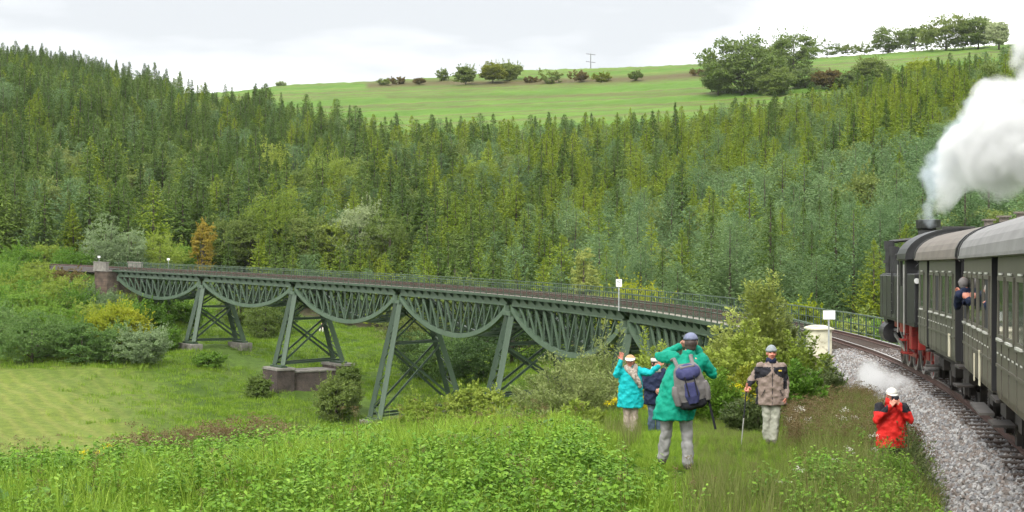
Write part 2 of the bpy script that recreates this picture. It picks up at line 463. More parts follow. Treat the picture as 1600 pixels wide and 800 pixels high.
def make_ground():
    ang = np.unique(np.r_[np.arange(-180, -24, 6.0), np.arange(-24, 24.01, 0.2), np.arange(30, 181, 6.0)])
    rad = np.r_[np.geomspace(2.0, 12, 14)[:-1], np.linspace(12, 32, 70)[:-1], np.geomspace(32, 480, 170)[:-1], np.arange(480, 840, 2.2), np.geomspace(840, 1100, 22)[:-1], np.geomspace(1100, 9000, 24)]
    A, Rr = np.meshgrid(np.radians(ang), rad)
    x = (np.sin(A) * Rr).ravel(); y = (np.cos(A) * Rr).ravel()
    z = ground(x, y)
    na, nr = len(ang), len(rad)
    i = np.arange(nr - 1)[:, None] * na + np.arange(na - 1)[None, :]
    Fc = np.stack([i, i + 1, i + na + 1, i + na], -1).reshape(-1, 4)
    V = np.c_[x, y, z]
    me = np_mesh('ground', V, Fc[:, ::-1], smooth=True)
    d, px = terrain_attrs(x, y)
    fm = forest_mask(x, y).astype(np.float32)
    # mown part of the valley meadow, upper pasture, lush bank
    mead = ((y > 70) & (y < 172 + 0.0 * x) & (px < 470 + 40 * np.sin(y * .1))).astype(np.float32)
    mown = np.clip((250 - np.hypot(px - 20, (y - 118) * 4.6) * 0.85 + 25 * np.sin(px * .02 + y * .1)) / 110, 0, 1) * (y > 80) * (y < 172)
    field = ((y > 430) & (fm < 0.5)).astype(np.float32)
    row = HZ - F * z / d
    pxw = 6 * np.sin(px * .03) * .5
    bank = np.exp(-((row - np.interp(px, [560, 700, 900, 1100, 1180], [133, 130, 127, 117, 112]) + pxw * .3) / 5.0) ** 2) * (px > 570) * (px < 1130)
    bank = np.maximum(bank, .6 * np.exp(-((row - np.interp(px, [560, 800, 1100], [152, 151, 146])) / 2.4) ** 2) * (px > 600) * (px < 1130))
    bank = np.maximum(bank, .45 * np.exp(-((row - np.interp(px, [560, 800, 1100], [167, 166, 163])) / 2.0) ** 2) * (px > 500) * (px < 1200)) * (y > 450)
    for nm, arr in (('forest', fm), ('bank', bank), ('mown', mown), ('pasture', field)):
        a = me.attributes.new(nm, 'FLOAT', 'POINT'); a.data.foreach_set('value', arr.astype(np.float32))
    return me

def ground_mat():
    m, n, l, out = new_mat('ground_cover')
    b = n.new('ShaderNodeBsdfPrincipled'); b.inputs['Roughness'].default_value = 0.9; b.inputs['Specular IOR Level'].default_value = 0.15
    l.new(b.outputs[0], out.inputs[0])
    geo = n.new('ShaderNodeNewGeometry')
    def noise(sc, det=6, vec=None, rough=0.6):
        t = n.new('ShaderNodeTexNoise'); t.inputs['Scale'].default_value = sc; t.inputs['Detail'].default_value = det; t.inputs['Roughness'].default_value = rough
        l.new(vec or geo.outputs['Position'], t.inputs['Vector']); return t.outputs['Fac']
    def mix(f, a, c, mode='MIX'):
        x = n.new('ShaderNodeMixRGB'); x.blend_type = mode
        for s, v in ((0, f), (1, a), (2, c)):
            if isinstance(v, (int, float)): x.inputs[s].default_value = v
            elif isinstance(v, tuple): x.inputs[s].default_value = (*v, 1)
            else: l.new(v, x.inputs[s])
        return x.outputs[0]
    def attr(nm):
        a = n.new('ShaderNodeAttribute'); a.attribute_name = nm; return a.outputs['Fac']
    g1 = ramp(n, [(0.3, (0.055, 0.102, 0.014)), (0.5, (0.079, 0.138, 0.020)), (0.7, (0.115, 0.164, 0.028))]); l.new(noise(0.12, 8), g1.inputs['Fac'])
    g2 = ramp(n, [(0.35, (0.62, 0.62, 0.62)), (0.65, (1.15, 1.12, 1.05))]); l.new(noise(1.3, 8, rough=0.7), g2.inputs['Fac'])
    col = mix(1.0, g1.outputs[0], g2.outputs[0], 'MULTIPLY')
    # swaths left by the mower
    mp = n.new('ShaderNodeMapping'); mp.inputs['Rotation'].default_value = (0, 0, R(-29.4)); l.new(geo.outputs['Position'], mp.inputs['Vector'])
    wv = n.new('ShaderNodeTexWave'); wv.inputs['Scale'].default_value = 0.17; wv.inputs['Distortion'].default_value = 0.0; wv.inputs['Detail'].default_value = 3; wv.inputs['Detail Scale'].default_value = 0.6
    wv.bands_direction = 'X'; l.new(mp.outputs[0], wv.inputs['Vector'])
    ms = ramp(n, [(0.15, (0.142, 0.190, 0.032)), (0.6, (0.156, 0.200, 0.035)), (0.95, (0.182, 0.212, 0.046))]); l.new(wv.outputs['Fac'], ms.inputs['Fac'])
    ms2 = mix(0.8, ms.outputs[0], mix(1.0, ms.outputs[0], g2.outputs[0], 'MULTIPLY'))
    col = mix(attr('mown'), col, ms2)
    # pasture on the hill: long flat terraces with drier edges
    sep = n.new('ShaderNodeSeparateXYZ'); l.new(geo.outputs['Position'], sep.inputs[0])
    zz = n.new('ShaderNodeMath'); zz.operation = 'MULTIPLY_ADD'; zz.inputs[1].default_value = 0.06
    l.new(sep.outputs['X'], zz.inputs[0]); zm = n.new('ShaderNodeMath'); zm.operation = 'MULTIPLY'; zm.inputs[1].default_value = -1.0
    l.new(sep.outputs['Z'], zm.inputs[0]); l.new(zm.outputs[0], zz.inputs[2])
    cz = n.new('ShaderNodeCombineXYZ'); l.new(zz.outputs[0], cz.inputs['X'])
    tb = noise(0.16, 2, cz.outputs[0], 0.5)
    pr = ramp(n, [(0.30, (0.083, 0.153, 0.025)), (0.44, (0.090, 0.177, 0.024)), (0.50, (0.117, 0.184, 0.037)), (0.54, (0.113, 0.125, 0.044)), (0.58, (0.096, 0.180, 0.027)), (0.72, (0.127, 0.208, 0.040))]); l.new(tb, pr.inputs['Fac'])
    pn = ramp(n, [(0.3, (0.82, 0.84, 0.8)), (0.7, (1.12, 1.1, 1.05))]); l.new(noise(0.06, 8), pn.inputs['Fac'])
    col = mix(attr('pasture'), col, mix(1.0, pr.outputs[0], pn.outputs[0], 'MULTIPLY'))
    col = mix(attr('bank'), col, (0.095, 0.078, 0.034))
    fl = ramp(n, [(0.3, (0.035, 0.032, 0.018)), (0.7, (0.075, 0.065, 0.035))]); l.new(noise(0.5), fl.inputs['Fac'])
    col = mix(attr('forest'), col, fl.outputs[0])
    l.new(col, b.inputs['Base Color'])
    bp = n.new('ShaderNodeBump'); bp.inputs['Strength'].default_value = 0.7; bp.inputs['Distance'].default_value = 0.25
    l.new(noise(2.5, 8, rough=0.75), bp.inputs['Height']); l.new(bp.outputs[0], b.inputs['Normal'])
    return m
MAT['ground'] = ground_mat()
tag(put('ground', make_ground(), MAT['ground']), 'grassy valley floor, pasture hill and wooded slope', 'ground', kind='structure')

# ------------------------------------------------------------------ track
def sweep(name, prof, s0, s1, ds, mat, parent, smooth=False):
    """profile of (offset, height over walkway) along the line"""
    b = MB(); n = max(2, int(abs(s1 - s0) / ds) + 1)
    secs = [[T(s, o, h) for o, h in prof] for s in np.linspace(s0, s1, n)]
    b.loft(secs)
    return b.build(name, [mat], parent, smooth=smooth)
track = tag(empty('railway_track', T(-20, 0, RAIL_UP - .2)), 'single railway track on ballast and over the viaduct', 'railway track', kind='structure')
for o in (-0.75, 0.75):
    w = 0.036
    sweep('rail', [(o - .07, RAIL_UP - .15), (o + .07, RAIL_UP - .15), (o + .07, RAIL_UP - .13), (o + .012, RAIL_UP - .11), (o + .012, RAIL_UP - .04), (o + w, RAIL_UP - .03), (o + w, RAIL_UP - .004), (o - w, RAIL_UP - .004), (o - w, RAIL_UP - .03), (o - .012, RAIL_UP - .04), (o - .012, RAIL_UP - .11), (o - .07, RAIL_UP - .13)], -62, 230, 1.5, MAT['rust'], track)
    sweep('rail_head', [(o - .03, RAIL_UP - .003), (o + .03, RAIL_UP - .003), (o + .03, RAIL_UP + .004), (o - .03, RAIL_UP + .004)], -62, 230, 1.5, MAT['railtop'], track)
s = -42.0
while s < 163:
    p0, p1 = T(s, -1.25, RAIL_UP - .265), T(s, 1.25, RAIL_UP - .265)
    bar('sleeper', track, p0, p1, 0.22, 0.22, MAT['sleeper'])
    s += 0.72
ZB = RAIL_UP - .19
bed = sweep('ballast_bed', [(-2.75, RAIL_UP - 1.0), (-1.55, ZB - .03), (1.55, ZB - .03), (2.75, RAIL_UP - 1.0), (0, RAIL_UP - 1.4)], -62, -0.6, 1.0, MAT['ballast'], None)
tag(bed, 'bed of grey ballast carrying the approach track', 'ballast', kind='structure')
bed2 = sweep('far_ballast_bed', [(-2.1, RAIL_UP - .85), (-1.5, ZB - .03), (1.5, ZB - .03), (2.1, RAIL_UP - .85), (0, RAIL_UP - 1.4)], 163.5, 230, 1.5, MAT['deckplate'], None)
tag(bed2, 'bed of ballast beyond the far abutment', 'ballast', kind='structure')

# ------------------------------------------------------------------ viaduct
via = tag(empty('railway_viaduct', T(80, 0, -12)), 'curved green iron railway viaduct with fish-belly trusses on lattice piers', 'viaduct')
G, GL = MAT['bridge'], MAT['bridge_light']
OFFN, OFFF = -1.55, 1.8            # planes of the two trusses
EN, EF = -2.0, 2.3                  # edges of the deck
deck = empty('deck', T(80, 0, 0), parent=via)
sweep('walkway', [(EN + .02, -.01), (-1.0, -.01), (-1.0, -.07), (EN + .02, -.07)], 0, 163, 1.0, MAT['plank'], deck)
sweep('walkway', [(1.0, -.012), (EF - .02, -.012), (EF - .02, -.07), (1.0, -.07)], 0, 163, 1.0, MAT['plank'], deck)
sweep('deck_plate', [(-.98, -.05), (.98, -.05), (.98, -.09), (-.98, -.09)], 0, 163, 1.0, MAT['deckplate'], deck)
for o in (EN, EF):
    sweep('edge_beam', [(o - .04, .02), (o + .04, .02), (o + .04, -.22), (o - .04, -.22)], 0, 163, 1.0, G, deck)

def member(name, parent, p0, p1, w, h, mat=G, beam=False, up=(0, 0, 1)):
    return bar(name, parent, p0, p1, w, h, mat, up, beam)

for j in range(7):
    sa, sb = JOINT[j], JOINT[j + 1]
    L = sa - sb; NP = 14
    dep = 3.75 if j < 2 else (4.45 if j < 5 else 4.1)
    sp = empty('truss_span', T((sa + sb) / 2, 0, -2), parent=via)
    ss = np.linspace(sa - .55, sb + .55, NP + 1)
    def zlow(t): return -1.05 - (dep - 1.25) * (1 - (2 * t - 1) ** 2) ** 0.86
    lat = MB()
    for side, o in ((0, OFFN), (1, OFFF)):
        # upper girder of riveted plates
        b = MB()
        b.loft([[T(q, o - .05, -.24), T(q, o + .05, -.24), T(q, o + .05, -.86), T(q, o - .05, -.86)] for q in ss])
        b.loft([[T(q, o - .16, -.865), T(q, o + .16, -.865), T(q, o + .16, -.93), T(q, o - .16, -.93)] for q in ss])
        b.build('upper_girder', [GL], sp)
        # curved lower chord
        b = MB(); fine = np.linspace(0, 1, 29); secs = []
        for i, t in enumerate(fine):
            q = ss[0] + (ss[-1] - ss[0]) * t
            z0 = zlow(t); dz = (zlow(min(t + .01, 1)) - zlow(max(t - .01, 0))) / (L * (min(t + .01, 1) - max(t - .01, 0)))
            k = 0.21 * math.sqrt(1 + min(dz * dz, 1.2))
            secs.append([T(q, o - .17, z0 + k), T(q, o + .17, z0 + k), T(q, o + .17, z0 - k), T(q, o - .17, z0 - k)])
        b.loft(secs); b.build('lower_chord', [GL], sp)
        for i in range(NP + 1):
            t = i / NP
            pt = T(ss[i], o, -.9); pb = T(ss[i], o, zlow(t) + .02)
            if (pt - pb).length > 0.5:
                member('vertical_post', sp, pb, pt, 0.17, 0.22, G, True)
            if i < NP:
                i0, i1 = (i, i + 1) if i < NP / 2 else (i + 1, i)   # lean in towards the middle
                a = T(ss[i0], o, -.9); c = T(ss[i1], o, zlow(i1 / NP) + .02)
                if zlow(i1 / NP) < -1.3:
                    member('diagonal', sp, a + Vector((0, 0, 0)), c, 0.13, 0.16, GL)
    # cross frames and wind bracing between the two trusses
    for i in range(1, NP):
        t = i / NP
        lat.bar(T(ss[i], OFFN, zlow(t)), T(ss[i], OFFF, zlow(t)), 0.12, 0.14)
        lat.bar(T(ss[i], OFFN, -.8), T(ss[i], OFFF, -.8), 0.14, 0.3)
        if i < NP - 1:
            lat.bar(T(ss[i], OFFN, zlow(t) - .05), T(ss[i + 1], OFFF, zlow((i + 1) / NP) - .05), 0.07, 0.07)
            lat.bar(T(ss[i], OFFF, zlow(t) + .05), T(ss[i + 1], OFFN, zlow((i + 1) / NP) + .05), 0.07, 0.07)
        if zlow(t) < -2:
            lat.bar(T(ss[i], OFFN, -.95), T(ss[i], OFFF, zlow(t) + .2), 0.07, 0.07)
            lat.bar(T(ss[i], OFFF, -.95), T(ss[i], OFFN, zlow(t) + .2), 0.07, 0.07)
    lat.build('wind_bracing', [G], sp)
    # end posts over the piers
    for e in (ss[0], ss[-1]):
        for o in (OFFN, OFFF):
            member('end_post', sp, T(e, o, -1.55), T(e, o, -.9), 0.34, 0.4, GL)
    # brackets that carry the walkway
    for i in range(NP + 1):
        for o, e in ((OFFN, EN), (OFFF, EF)):
            b = MB(); q = ss[i]; sg = 1 if e > o else -1
            x0, x1 = o + sg * .05, e - sg * .03
            A = [T(q - .05, x0, -.23), T(q - .05, x1, -.23), T(q - .05, x1, -.30), T(q - .05, x0 + sg * .04, -.62), T(q - .05, x0, -.62)]
            B = [T(q + .05, x0, -.23), T(q + .05, x1, -.23), T(q + .05, x1, -.30), T(q + .05, x0 + sg * .04, -.62), T(q + .05, x0, -.62)]
            b.loft([A, B]); b.build('bracket', [G], sp)

# piers
for j, zb_near, zb_far, pl in ((1, -9.7, -9.8, .9), (2, -11.5, -11.3, 2.1), (3, -15.5, -15.0, .7), (4, -11.4, -11.2, .9), (5, -8.6, -8.6, .8), (6, -6.9, -7.0, .8)):
    sj = JOINT[j]
    pier = empty('pier', T(sj, 0, -8), parent=via)
    ztop = float(zwalk(sj)) - 1.62
    H = ztop - zb_near
    bn = OFFN - 0.21 * H - .2; bf = OFFF + 0.27 * H + .4
    spread = 0.75 + 0.035 * H
    def pt(o_top, o_bot, u, k, zb, q0=0.42, q1=None):
        """u: 0 top .. 1 base; k = -1 / +1 column of the pair"""
        q1 = spread if q1 is None else q1
        p = T(sj + k * (q0 + (q1 - q0) * u), o_top + (o_bot - o_top) * u, 0)
        p.z = ztop + (zb - ztop) * u
        return p
    for nm, ot, ob, zb in (('leg', OFFN, bn, zb_near), ('leg', OFFF, bf, zb_far)):
        lg = empty(nm, pt(ot, ob, 1, 0, zb), parent=pier) if False else None
        for k in (-1, 1):
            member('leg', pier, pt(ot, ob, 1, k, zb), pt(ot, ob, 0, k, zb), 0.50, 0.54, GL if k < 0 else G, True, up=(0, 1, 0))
        # lacing between the two columns of a leg
        b = MB(); N = max(4, int(H / 1.15))
        for i in range(N):
            k = 1 if i % 2 else -1
            b.bar(pt(ot, ob, i / N, k, zb), pt(ot, ob, (i + 1) / N, -k, zb), 0.09, 0.09)
            b.bar(pt(ot, ob, (i + 1) / N, -1, zb), pt(ot, ob, (i + 1) / N, 1, zb), 0.06, 0.08)
        b.build('lacing', [G], pier)
        b = MB(); p = pt(ot, ob, 0, 0, zb); A = frame_of(T(sj - 1, 0), T(sj + 1, 0)); A.translation = p
        b.box((0, .05, 0), (0.62, .36, 1.5), M=A); b.build('cap', [GL], pier)
        p = pt(ot, ob, 1, 0, zb); b = MB(); A.translation = p - Vector((0, 0, .12))
        b.box((0, 0, 0), (.8, .22, 2 * spread + .7), M=A); b.build('shoe', [G], pier)
    for u in ((0.36, 0.97) if H > 6.5 else (0.95,)):
        for k in (-1, 1):
            member('strut', pier, pt(OFFN, bn, u, k, zb_near), pt(OFFF, bf, u, k, zb_far), 0.16, 0.24, G, True)
    if H > 5:
        ua, ub = (0.38, 0.95) if H > 6.5 else (0.1, 0.92)
        for k in (-1, 1):
            member('diagonal_brace', pier, pt(OFFN, bn, ua, k, zb_near), pt(OFFF, bf, ub, k, zb_far), 0.14, 0.22, G, True)
            member('diagonal_brace', pier, pt(OFFF, bf, ua, k, zb_far) + Vector((0, 0, .03)), pt(OFFN, bn, ub, k, zb_near) + Vector((0, 0, .03)), 0.14, 0.2, G, True)
            if H > 6.5:
                member('diagonal_brace', pier, pt(OFFN, bn, 0.34, k, zb_near), pt(OFFF, bf, 0.03, k, zb_far), 0.12, 0.16, G, True)
                member('diagonal_brace', pier, pt(OFFF, bf, 0.34, k, zb_far), pt(OFFN, bn, 0.03, k, zb_near), 0.12, 0.16, G, True)
    # foundations
    A = frame_of(T(sj - 1, 0), T(sj + 1, 0))
    if j == 2:
        b = MB()
        p = pt(OFFN, bn, 1, 0, zb_near); A.translation = p - Vector((0, 0, .23))
        b.box((0, -1.6, 0), (2.3, 3.2, 3.6), M=A)
        c = (pt(OFFN, bn, 1, 0, zb_near) + pt(OFFF, bf, 1, 0, zb_far)) / 2; A.translation = c - Vector((0, 0, .75))
        b.box((0, -1.3, 0), ((bf - bn) + 1.2, 2.6, 3.1), M=A)
        p = pt(OFFF, bf, 1, 0, zb_far); A.translation = p - Vector((0, 0, .23))
        b.box((0, -1.6, 0), (2.3, 3.2, 3.6), M=A)
        b.build('plinth', [MAT['brick']] if 'brick' in MAT else [MAT['stone']], pier, bevel=.04)
        b = MB()
        for o_, zz in ((bn, zb_near), (bf, zb_far)):
            p = pt(OFFN, bn, 1, 0, zb_near) if o_ == bn else pt(OFFF, bf, 1, 0, zb_far)
            A.translation = p - Vector((0, 0, .24)); b.box((0, -.12, 0), (2.5, .28, 3.8), M=A)
        A.translation = c - Vector((0, 0, .74)); b.box((0, -.08, 0), ((bf - bn) - 1.6, .2, 3.3), M=A)
        b.build('coping', [MAT['stone']], pier, bevel=.03)
    else:
        for ot, ob, zb in ((OFFN, bn, zb_near), (OFFF, bf, zb_far)):
            b = MB(); p = pt(ot, ob, 1, 0, zb); A.translation = p - Vector((0, 0, .23))
            b.box((0, -1.0, 0), (1.7, 2.0, 2 * spread + 1.5), M=A); b.build('foundation', [MAT['stone']], pier, bevel=.06)

# railings
for side, o in ((0, EN), (1, EF)):
    rl = empty('railing', T(80, o, 0), parent=via)
    s_end = -9.0 if side else 0.0
    sweep('top_rail', [(o - .03, 1.03), (o + .03, 1.03), (o + .03, 1.09), (o - .03, 1.09)], s_end, 162.5, 1.2, GL, rl)
    sweep('middle_rail', [(o - .018, .56), (o + .018, .56), (o + .018, .60), (o - .018, .60)], s_end, 162.5, 1.2, G, rl)
    sweep('lower_rail', [(o - .018, .16), (o + .018, .16), (o + .018, .20), (o - .018, .20)], s_end, 162.5, 1.2, G, rl)
    b = MB(); q = s_end
    while q < 162:
        bar('post', rl, T(q, o, -.2), T(q, o, 1.03), 0.07, 0.07, G)
        for f_ in (1 / 3, 2 / 3):
            b.bar(T(q + 1.25 * f_, o, .18), T(q + 1.25 * f_, o, 1.03), 0.022, 0.022)
        q += 1.25
    tag(b.build('baluster', [G], rl), kind='stuff')

# abutments
MAT['brick'] = None
def brick_mat(name, c1, c2, mortar, sc):
    m, n, l, out = new_mat(name)
    b = n.new('ShaderNodeBsdfPrincipled'); b.inputs['Roughness'].default_value = 0.9; l.new(b.outputs[0], out.inputs[0])
    tc = n.new('ShaderNodeTexCoord'); sx = n.new('ShaderNodeSeparateXYZ'); l.new(tc.outputs['Object'], sx.inputs[0])
    ad = n.new('ShaderNodeMath'); l.new(sx.outputs['X'], ad.inputs[0]); l.new(sx.outputs['Y'], ad.inputs[1])
    cx = n.new('ShaderNodeCombineXYZ'); l.new(ad.outputs[0], cx.inputs['X']); l.new(sx.outputs['Z'], cx.inputs['Y'])
    t = n.new('ShaderNodeTexBrick'); t.inputs['Scale'].default_value = sc; l.new(cx.outputs[0], t.inputs['Vector'])
    t.inputs['Color1'].default_value = (*c1, 1); t.inputs['Color2'].default_value = (*c2, 1); t.inputs['Mortar'].default_value = (*mortar, 1)
    t.inputs['Mortar Size'].default_value = 0.02
    no = n.new('ShaderNodeTexNoise'); no.inputs['Scale'].default_value = 0.9; no.inputs['Detail'].default_value = 7; l.new(tc.outputs['Object'], no.inputs['Vector'])
    rp = ramp(n, [(0.35, (0.5, 0.5, 0.48)), (0.65, (1.15, 1.12, 1.1))]); l.new(no.outputs['Fac'], rp.inputs['Fac'])
    mx = n.new('ShaderNodeMixRGB'); mx.blend_type = 'MULTIPLY'; mx.inputs[0].default_value = 1; l.new(t.outputs['Color'], mx.inputs[1]); l.new(rp.outputs[0], mx.inputs[2])
    l.new(mx.outputs[0], b.inputs['Base Color'])
    bp = n.new('ShaderNodeBump'); bp.inputs['Strength'].default_value = .6; bp.inputs['Distance'].default_value = .03; l.new(t.outputs['Fac'], bp.inputs['Height']); bp.invert = True
    l.new(bp.outputs[0], b.inputs['Normal'])
    return m
MAT['brick'] = brick_mat('brick', (0.085, 0.060, 0.044), (0.135, 0.095, 0.070), (0.15, 0.135, 0.115), 2.2)
MAT['darkbrick'] = brick_mat('dark_brick', (0.045, 0.033, 0.03), (0.085, 0.06, 0.05), (0.15, 0.13, 0.115), 2.6)
for o in via.children:
    if o.name.startswith('pier'):
        for c in o.children:
            if c.name.startswith('plinth'):
                c.data.materials.clear(); c.data.materials.append(MAT['darkbrick'])
MAT['whitewash'] = surf('whitewash', (0.42, 0.40, 0.30), (0.66, 0.63, 0.48), 0.9, scale=2.2, rust=(0.16, 0.13, 0.09), rust_amt=0.57, rscale=3.5)
MAT['oldstone'] = surf('old_stone', (0.17, 0.14, 0.11), (0.30, 0.26, 0.20), 0.95, scale=3, bump=.6)
ab = empty('abutment', T(164.5, 0, -3), parent=via)
A = frame_of(T(163.2, 0), T(168, 0)); zt = float(zwalk(165))
def abox(b, s, o, z0, z1, ln, wd, m=0):
    A = frame_of(T(s - 1, 0), T(s + 1, 0)); p = T(s, o, 0); p.z = (z0 + z1) / 2; A.translation = p
    b.box((0, 0, 0), (wd, z1 - z0, ln), m, A)
b = MB(); abox(b, 165.2, .15, zt - 8, zt - .25, 3.6, 5.6); b.build('brick_body', [MAT['brick']], ab)
b = MB(); abox(b, 165.2, .15, zt - .25, zt - .02, 3.9, 5.9); b.build('coping', [MAT['stone']], ab, bevel=.02)
for o in (-2.6, 2.9):
    b = MB(); abox(b, 165.2, o, zt - .02, zt + 1.0, 3.6, .4); abox(b, 165.2, o, zt + 1.0, zt + 1.12, 3.8, .52)
    b.build('parapet', [MAT['stone']], ab)
ab = empty('abutment', T(-1.5, 0, -2), parent=via); zt = float(zwalk(0))
b = MB(); abox(b, -1.75, .15, zt - 4, zt - .22, 3.1, 5.3); b.build('brick_body', [MAT['oldstone']], ab)
b = MB(); abox(b, -1.75, .15, zt - .22, zt - .03, 3.3, 5.5); b.build('coping', [MAT['oldstone']], ab, bevel=.03)
b = MB(); abox(b, -1.0, -2.25, zt - .03, zt + 1.0, 1.25, .85); b.build('pillar', [MAT['whitewash']], ab, bevel=.03)
b = MB()
A = frame_of(T(-2, 0), T(0, 0)); p = T(-1.0, -2.25, 0); p.z = zt + 1.0; A.translation = p
b.loft([[A @ Vector((x * .5, 0, z * .72)) for x, z in ((-1, -1), (1, -1), (1, 1), (-1, 1))], [A @ Vector((x * .5, .07, z * .72)) for x, z in ((-1, -1), (1, -1), (1, 1), (-1, 1))], [A @ Vector((x * .25, .17, z * .4)) for x, z in ((-1, -1), (1, -1), (1, 1), (-1, 1))]])
b.build('pillar_cap', [MAT['whitewash']], ab, bevel=.015)
for k in range(7):   # broken edge stones of the wing wall below the pillar
    b = MB(); q = -2.2 - .62 * k
    abox(b, q, -2.75 + .06 * (k % 3), zt - .75 - .1 * (k % 2) - .07 * k, zt - .2 - .05 * ((k * 3) % 4) - .07 * k, .56, .75); b.build('stone', [MAT['oldstone']], ab, bevel=.06)
# ------------------------------------------------------------------ plants: generators
def unit(v): return v / np.maximum(np.linalg.norm(v, axis=-1, keepdims=True), 1e-9)
def kites(C, d, nrm, L, Wd, belly=0.45):
    d = unit(d); s = unit(np.cross(d, nrm)); L = np.asarray(L)[:, None]; Wd = np.asarray(Wd)[:, None]
    base = C - d * L * .5; tip = C + d * L * .5; mid = base + d * L * belly
    V = np.stack([base, mid + s * Wd * .5, tip, mid - s * Wd * .5], 1).reshape(-1, 3)
    Fc = np.arange(len(C) * 4).reshape(-1, 4)
    return V, Fc

class Fol:
    def __init__(s, seed): s.r = np.random.default_rng(seed); s.V = []; s.n = 0; s.t = []
    def add(s, C, d, nrm, L, Wd, tint=None):
        if len(C) == 0: return
        V, _ = kites(C, d, nrm, L, Wd); s.V.append(V); s.n += len(C)
        s.t.append(s.r.random(len(C)) if tint is None else tint)
    def mesh(s, name, mat):
        V = np.concatenate(s.V); Fc = np.arange(len(V)).reshape(-1, 4)
        return np_mesh(name, V, Fc, np.concatenate(s.t), [mat])

def conifer(seed, h, rmax, levels, per, sprays, droop=0.35, up=0.0, bare=0.06, spray=(0.55, 0.3), power=0.8, irr=0.18, tmat='spruce', tier=0.35):
    """irregular conifer: limbs at their own heights, lengths and angles, each hung with small sprays"""
    f = Fol(seed); r = f.r
    nb = int(levels * per * .78)
    u = bare + (1 - bare) * ((np.arange(nb) + r.random(nb)) / nb)
    q = np.round(u * levels) / levels
    u = np.clip(u * (1 - tier) + q * tier + r.normal(0, .008, nb), .02, .985)
    az = r.uniform(0, 6.283, nb)
    lob = 1 + irr * .9 * _vnoise(np.cos(az) * 1.6 + seed, np.sin(az) * 1.6 + u * 5.5, seed)
    bl = rmax * (1 - u) ** power * lob * (1 + r.normal(0, irr * .6, nb))
    bl *= np.where(u < .18, .75 + u, 1.0)
    bl = np.maximum(bl, .12)
    dr = droop * (1 + r.normal(0, .35, nb)) * (1.15 - .6 * u); upb = up * (1 + r.normal(0, .3, nb)) + .25 * u ** 3
    C = []; D = []; N = []; LL = []; WW = []; TT = []
    for k in range(nb):
        o = np.array([math.cos(az[k]), math.sin(az[k]), 0.0]); b_ = bl[k]
        ns = max(3, int(sprays * (0.3 + 0.7 * b_ / rmax)))
        t = 0.18 + 0.84 * (np.arange(ns) + r.random(ns)) / ns
        zz = h * u[k] + b_ * (upb[k] * t - dr[k] * t ** 1.5 + 0.16 * t ** 3) + r.normal(0, .09, ns)
        P = o[None, :] * (b_ * t)[:, None]; P[:, 2] = zz
        side = np.array([-o[1], o[0], 0.0]); sg = r.choice([-1, 1], ns)[:, None]
        dv = o[None, :] * r.uniform(.5, 1.1, ns)[:, None] + side[None, :] * sg * r.uniform(.1, 1.0, ns)[:, None]
        dv[:, 2] -= r.uniform(-.2, .6, ns) - up * .6
        nv = np.tile([0, 0, 1.0], (ns, 1)) + r.normal(0, .6, (ns, 3)) + o[None, :] * .4
        C.append(P + side[None, :] * sg * (r.random(ns)[:, None] * spray[0] * .9 * (1.15 - t)[:, None] * 1.2)); D.append(dv); N.append(nv)
        sz = 1.08 - .62 * u[k] ** 1.6
        LL.append(spray[0] * sz * r.uniform(.6, 1.4, ns)); WW.append(spray[1] * sz * r.uniform(.6, 1.4, ns))
        TT.append(np.clip(r.random() * .55 + r.random(ns) * .3 + .25 * t ** 2 * r.random(ns), 0, 1))
    n = 8; z = h * np.linspace(.93, 1.015, n)
    C.append(np.c_[r.normal(0, .05, n), r.normal(0, .05, n), z]); D.append(np.c_[r.normal(0, .5, n), r.normal(0, .5, n), np.ones(n)]); N.append(r.normal(0, 1, (n, 3)))
    LL.append(np.full(n, .32)); WW.append(np.full(n, .09)); TT.append(r.random(n))
    f.add(np.concatenate(C), np.concatenate(D), np.concatenate(N), np.concatenate(LL), np.concatenate(WW), np.concatenate(TT))
    b = MB(); b.rings([((0, 0, -.5), .018 * h), ((0, 0, h * .5), .011 * h), ((0, 0, h * .97), .002 * h)], 7)
    return f.mesh('crown', MAT[tmat]), b.mesh('trunk', [MAT['bark']], True)

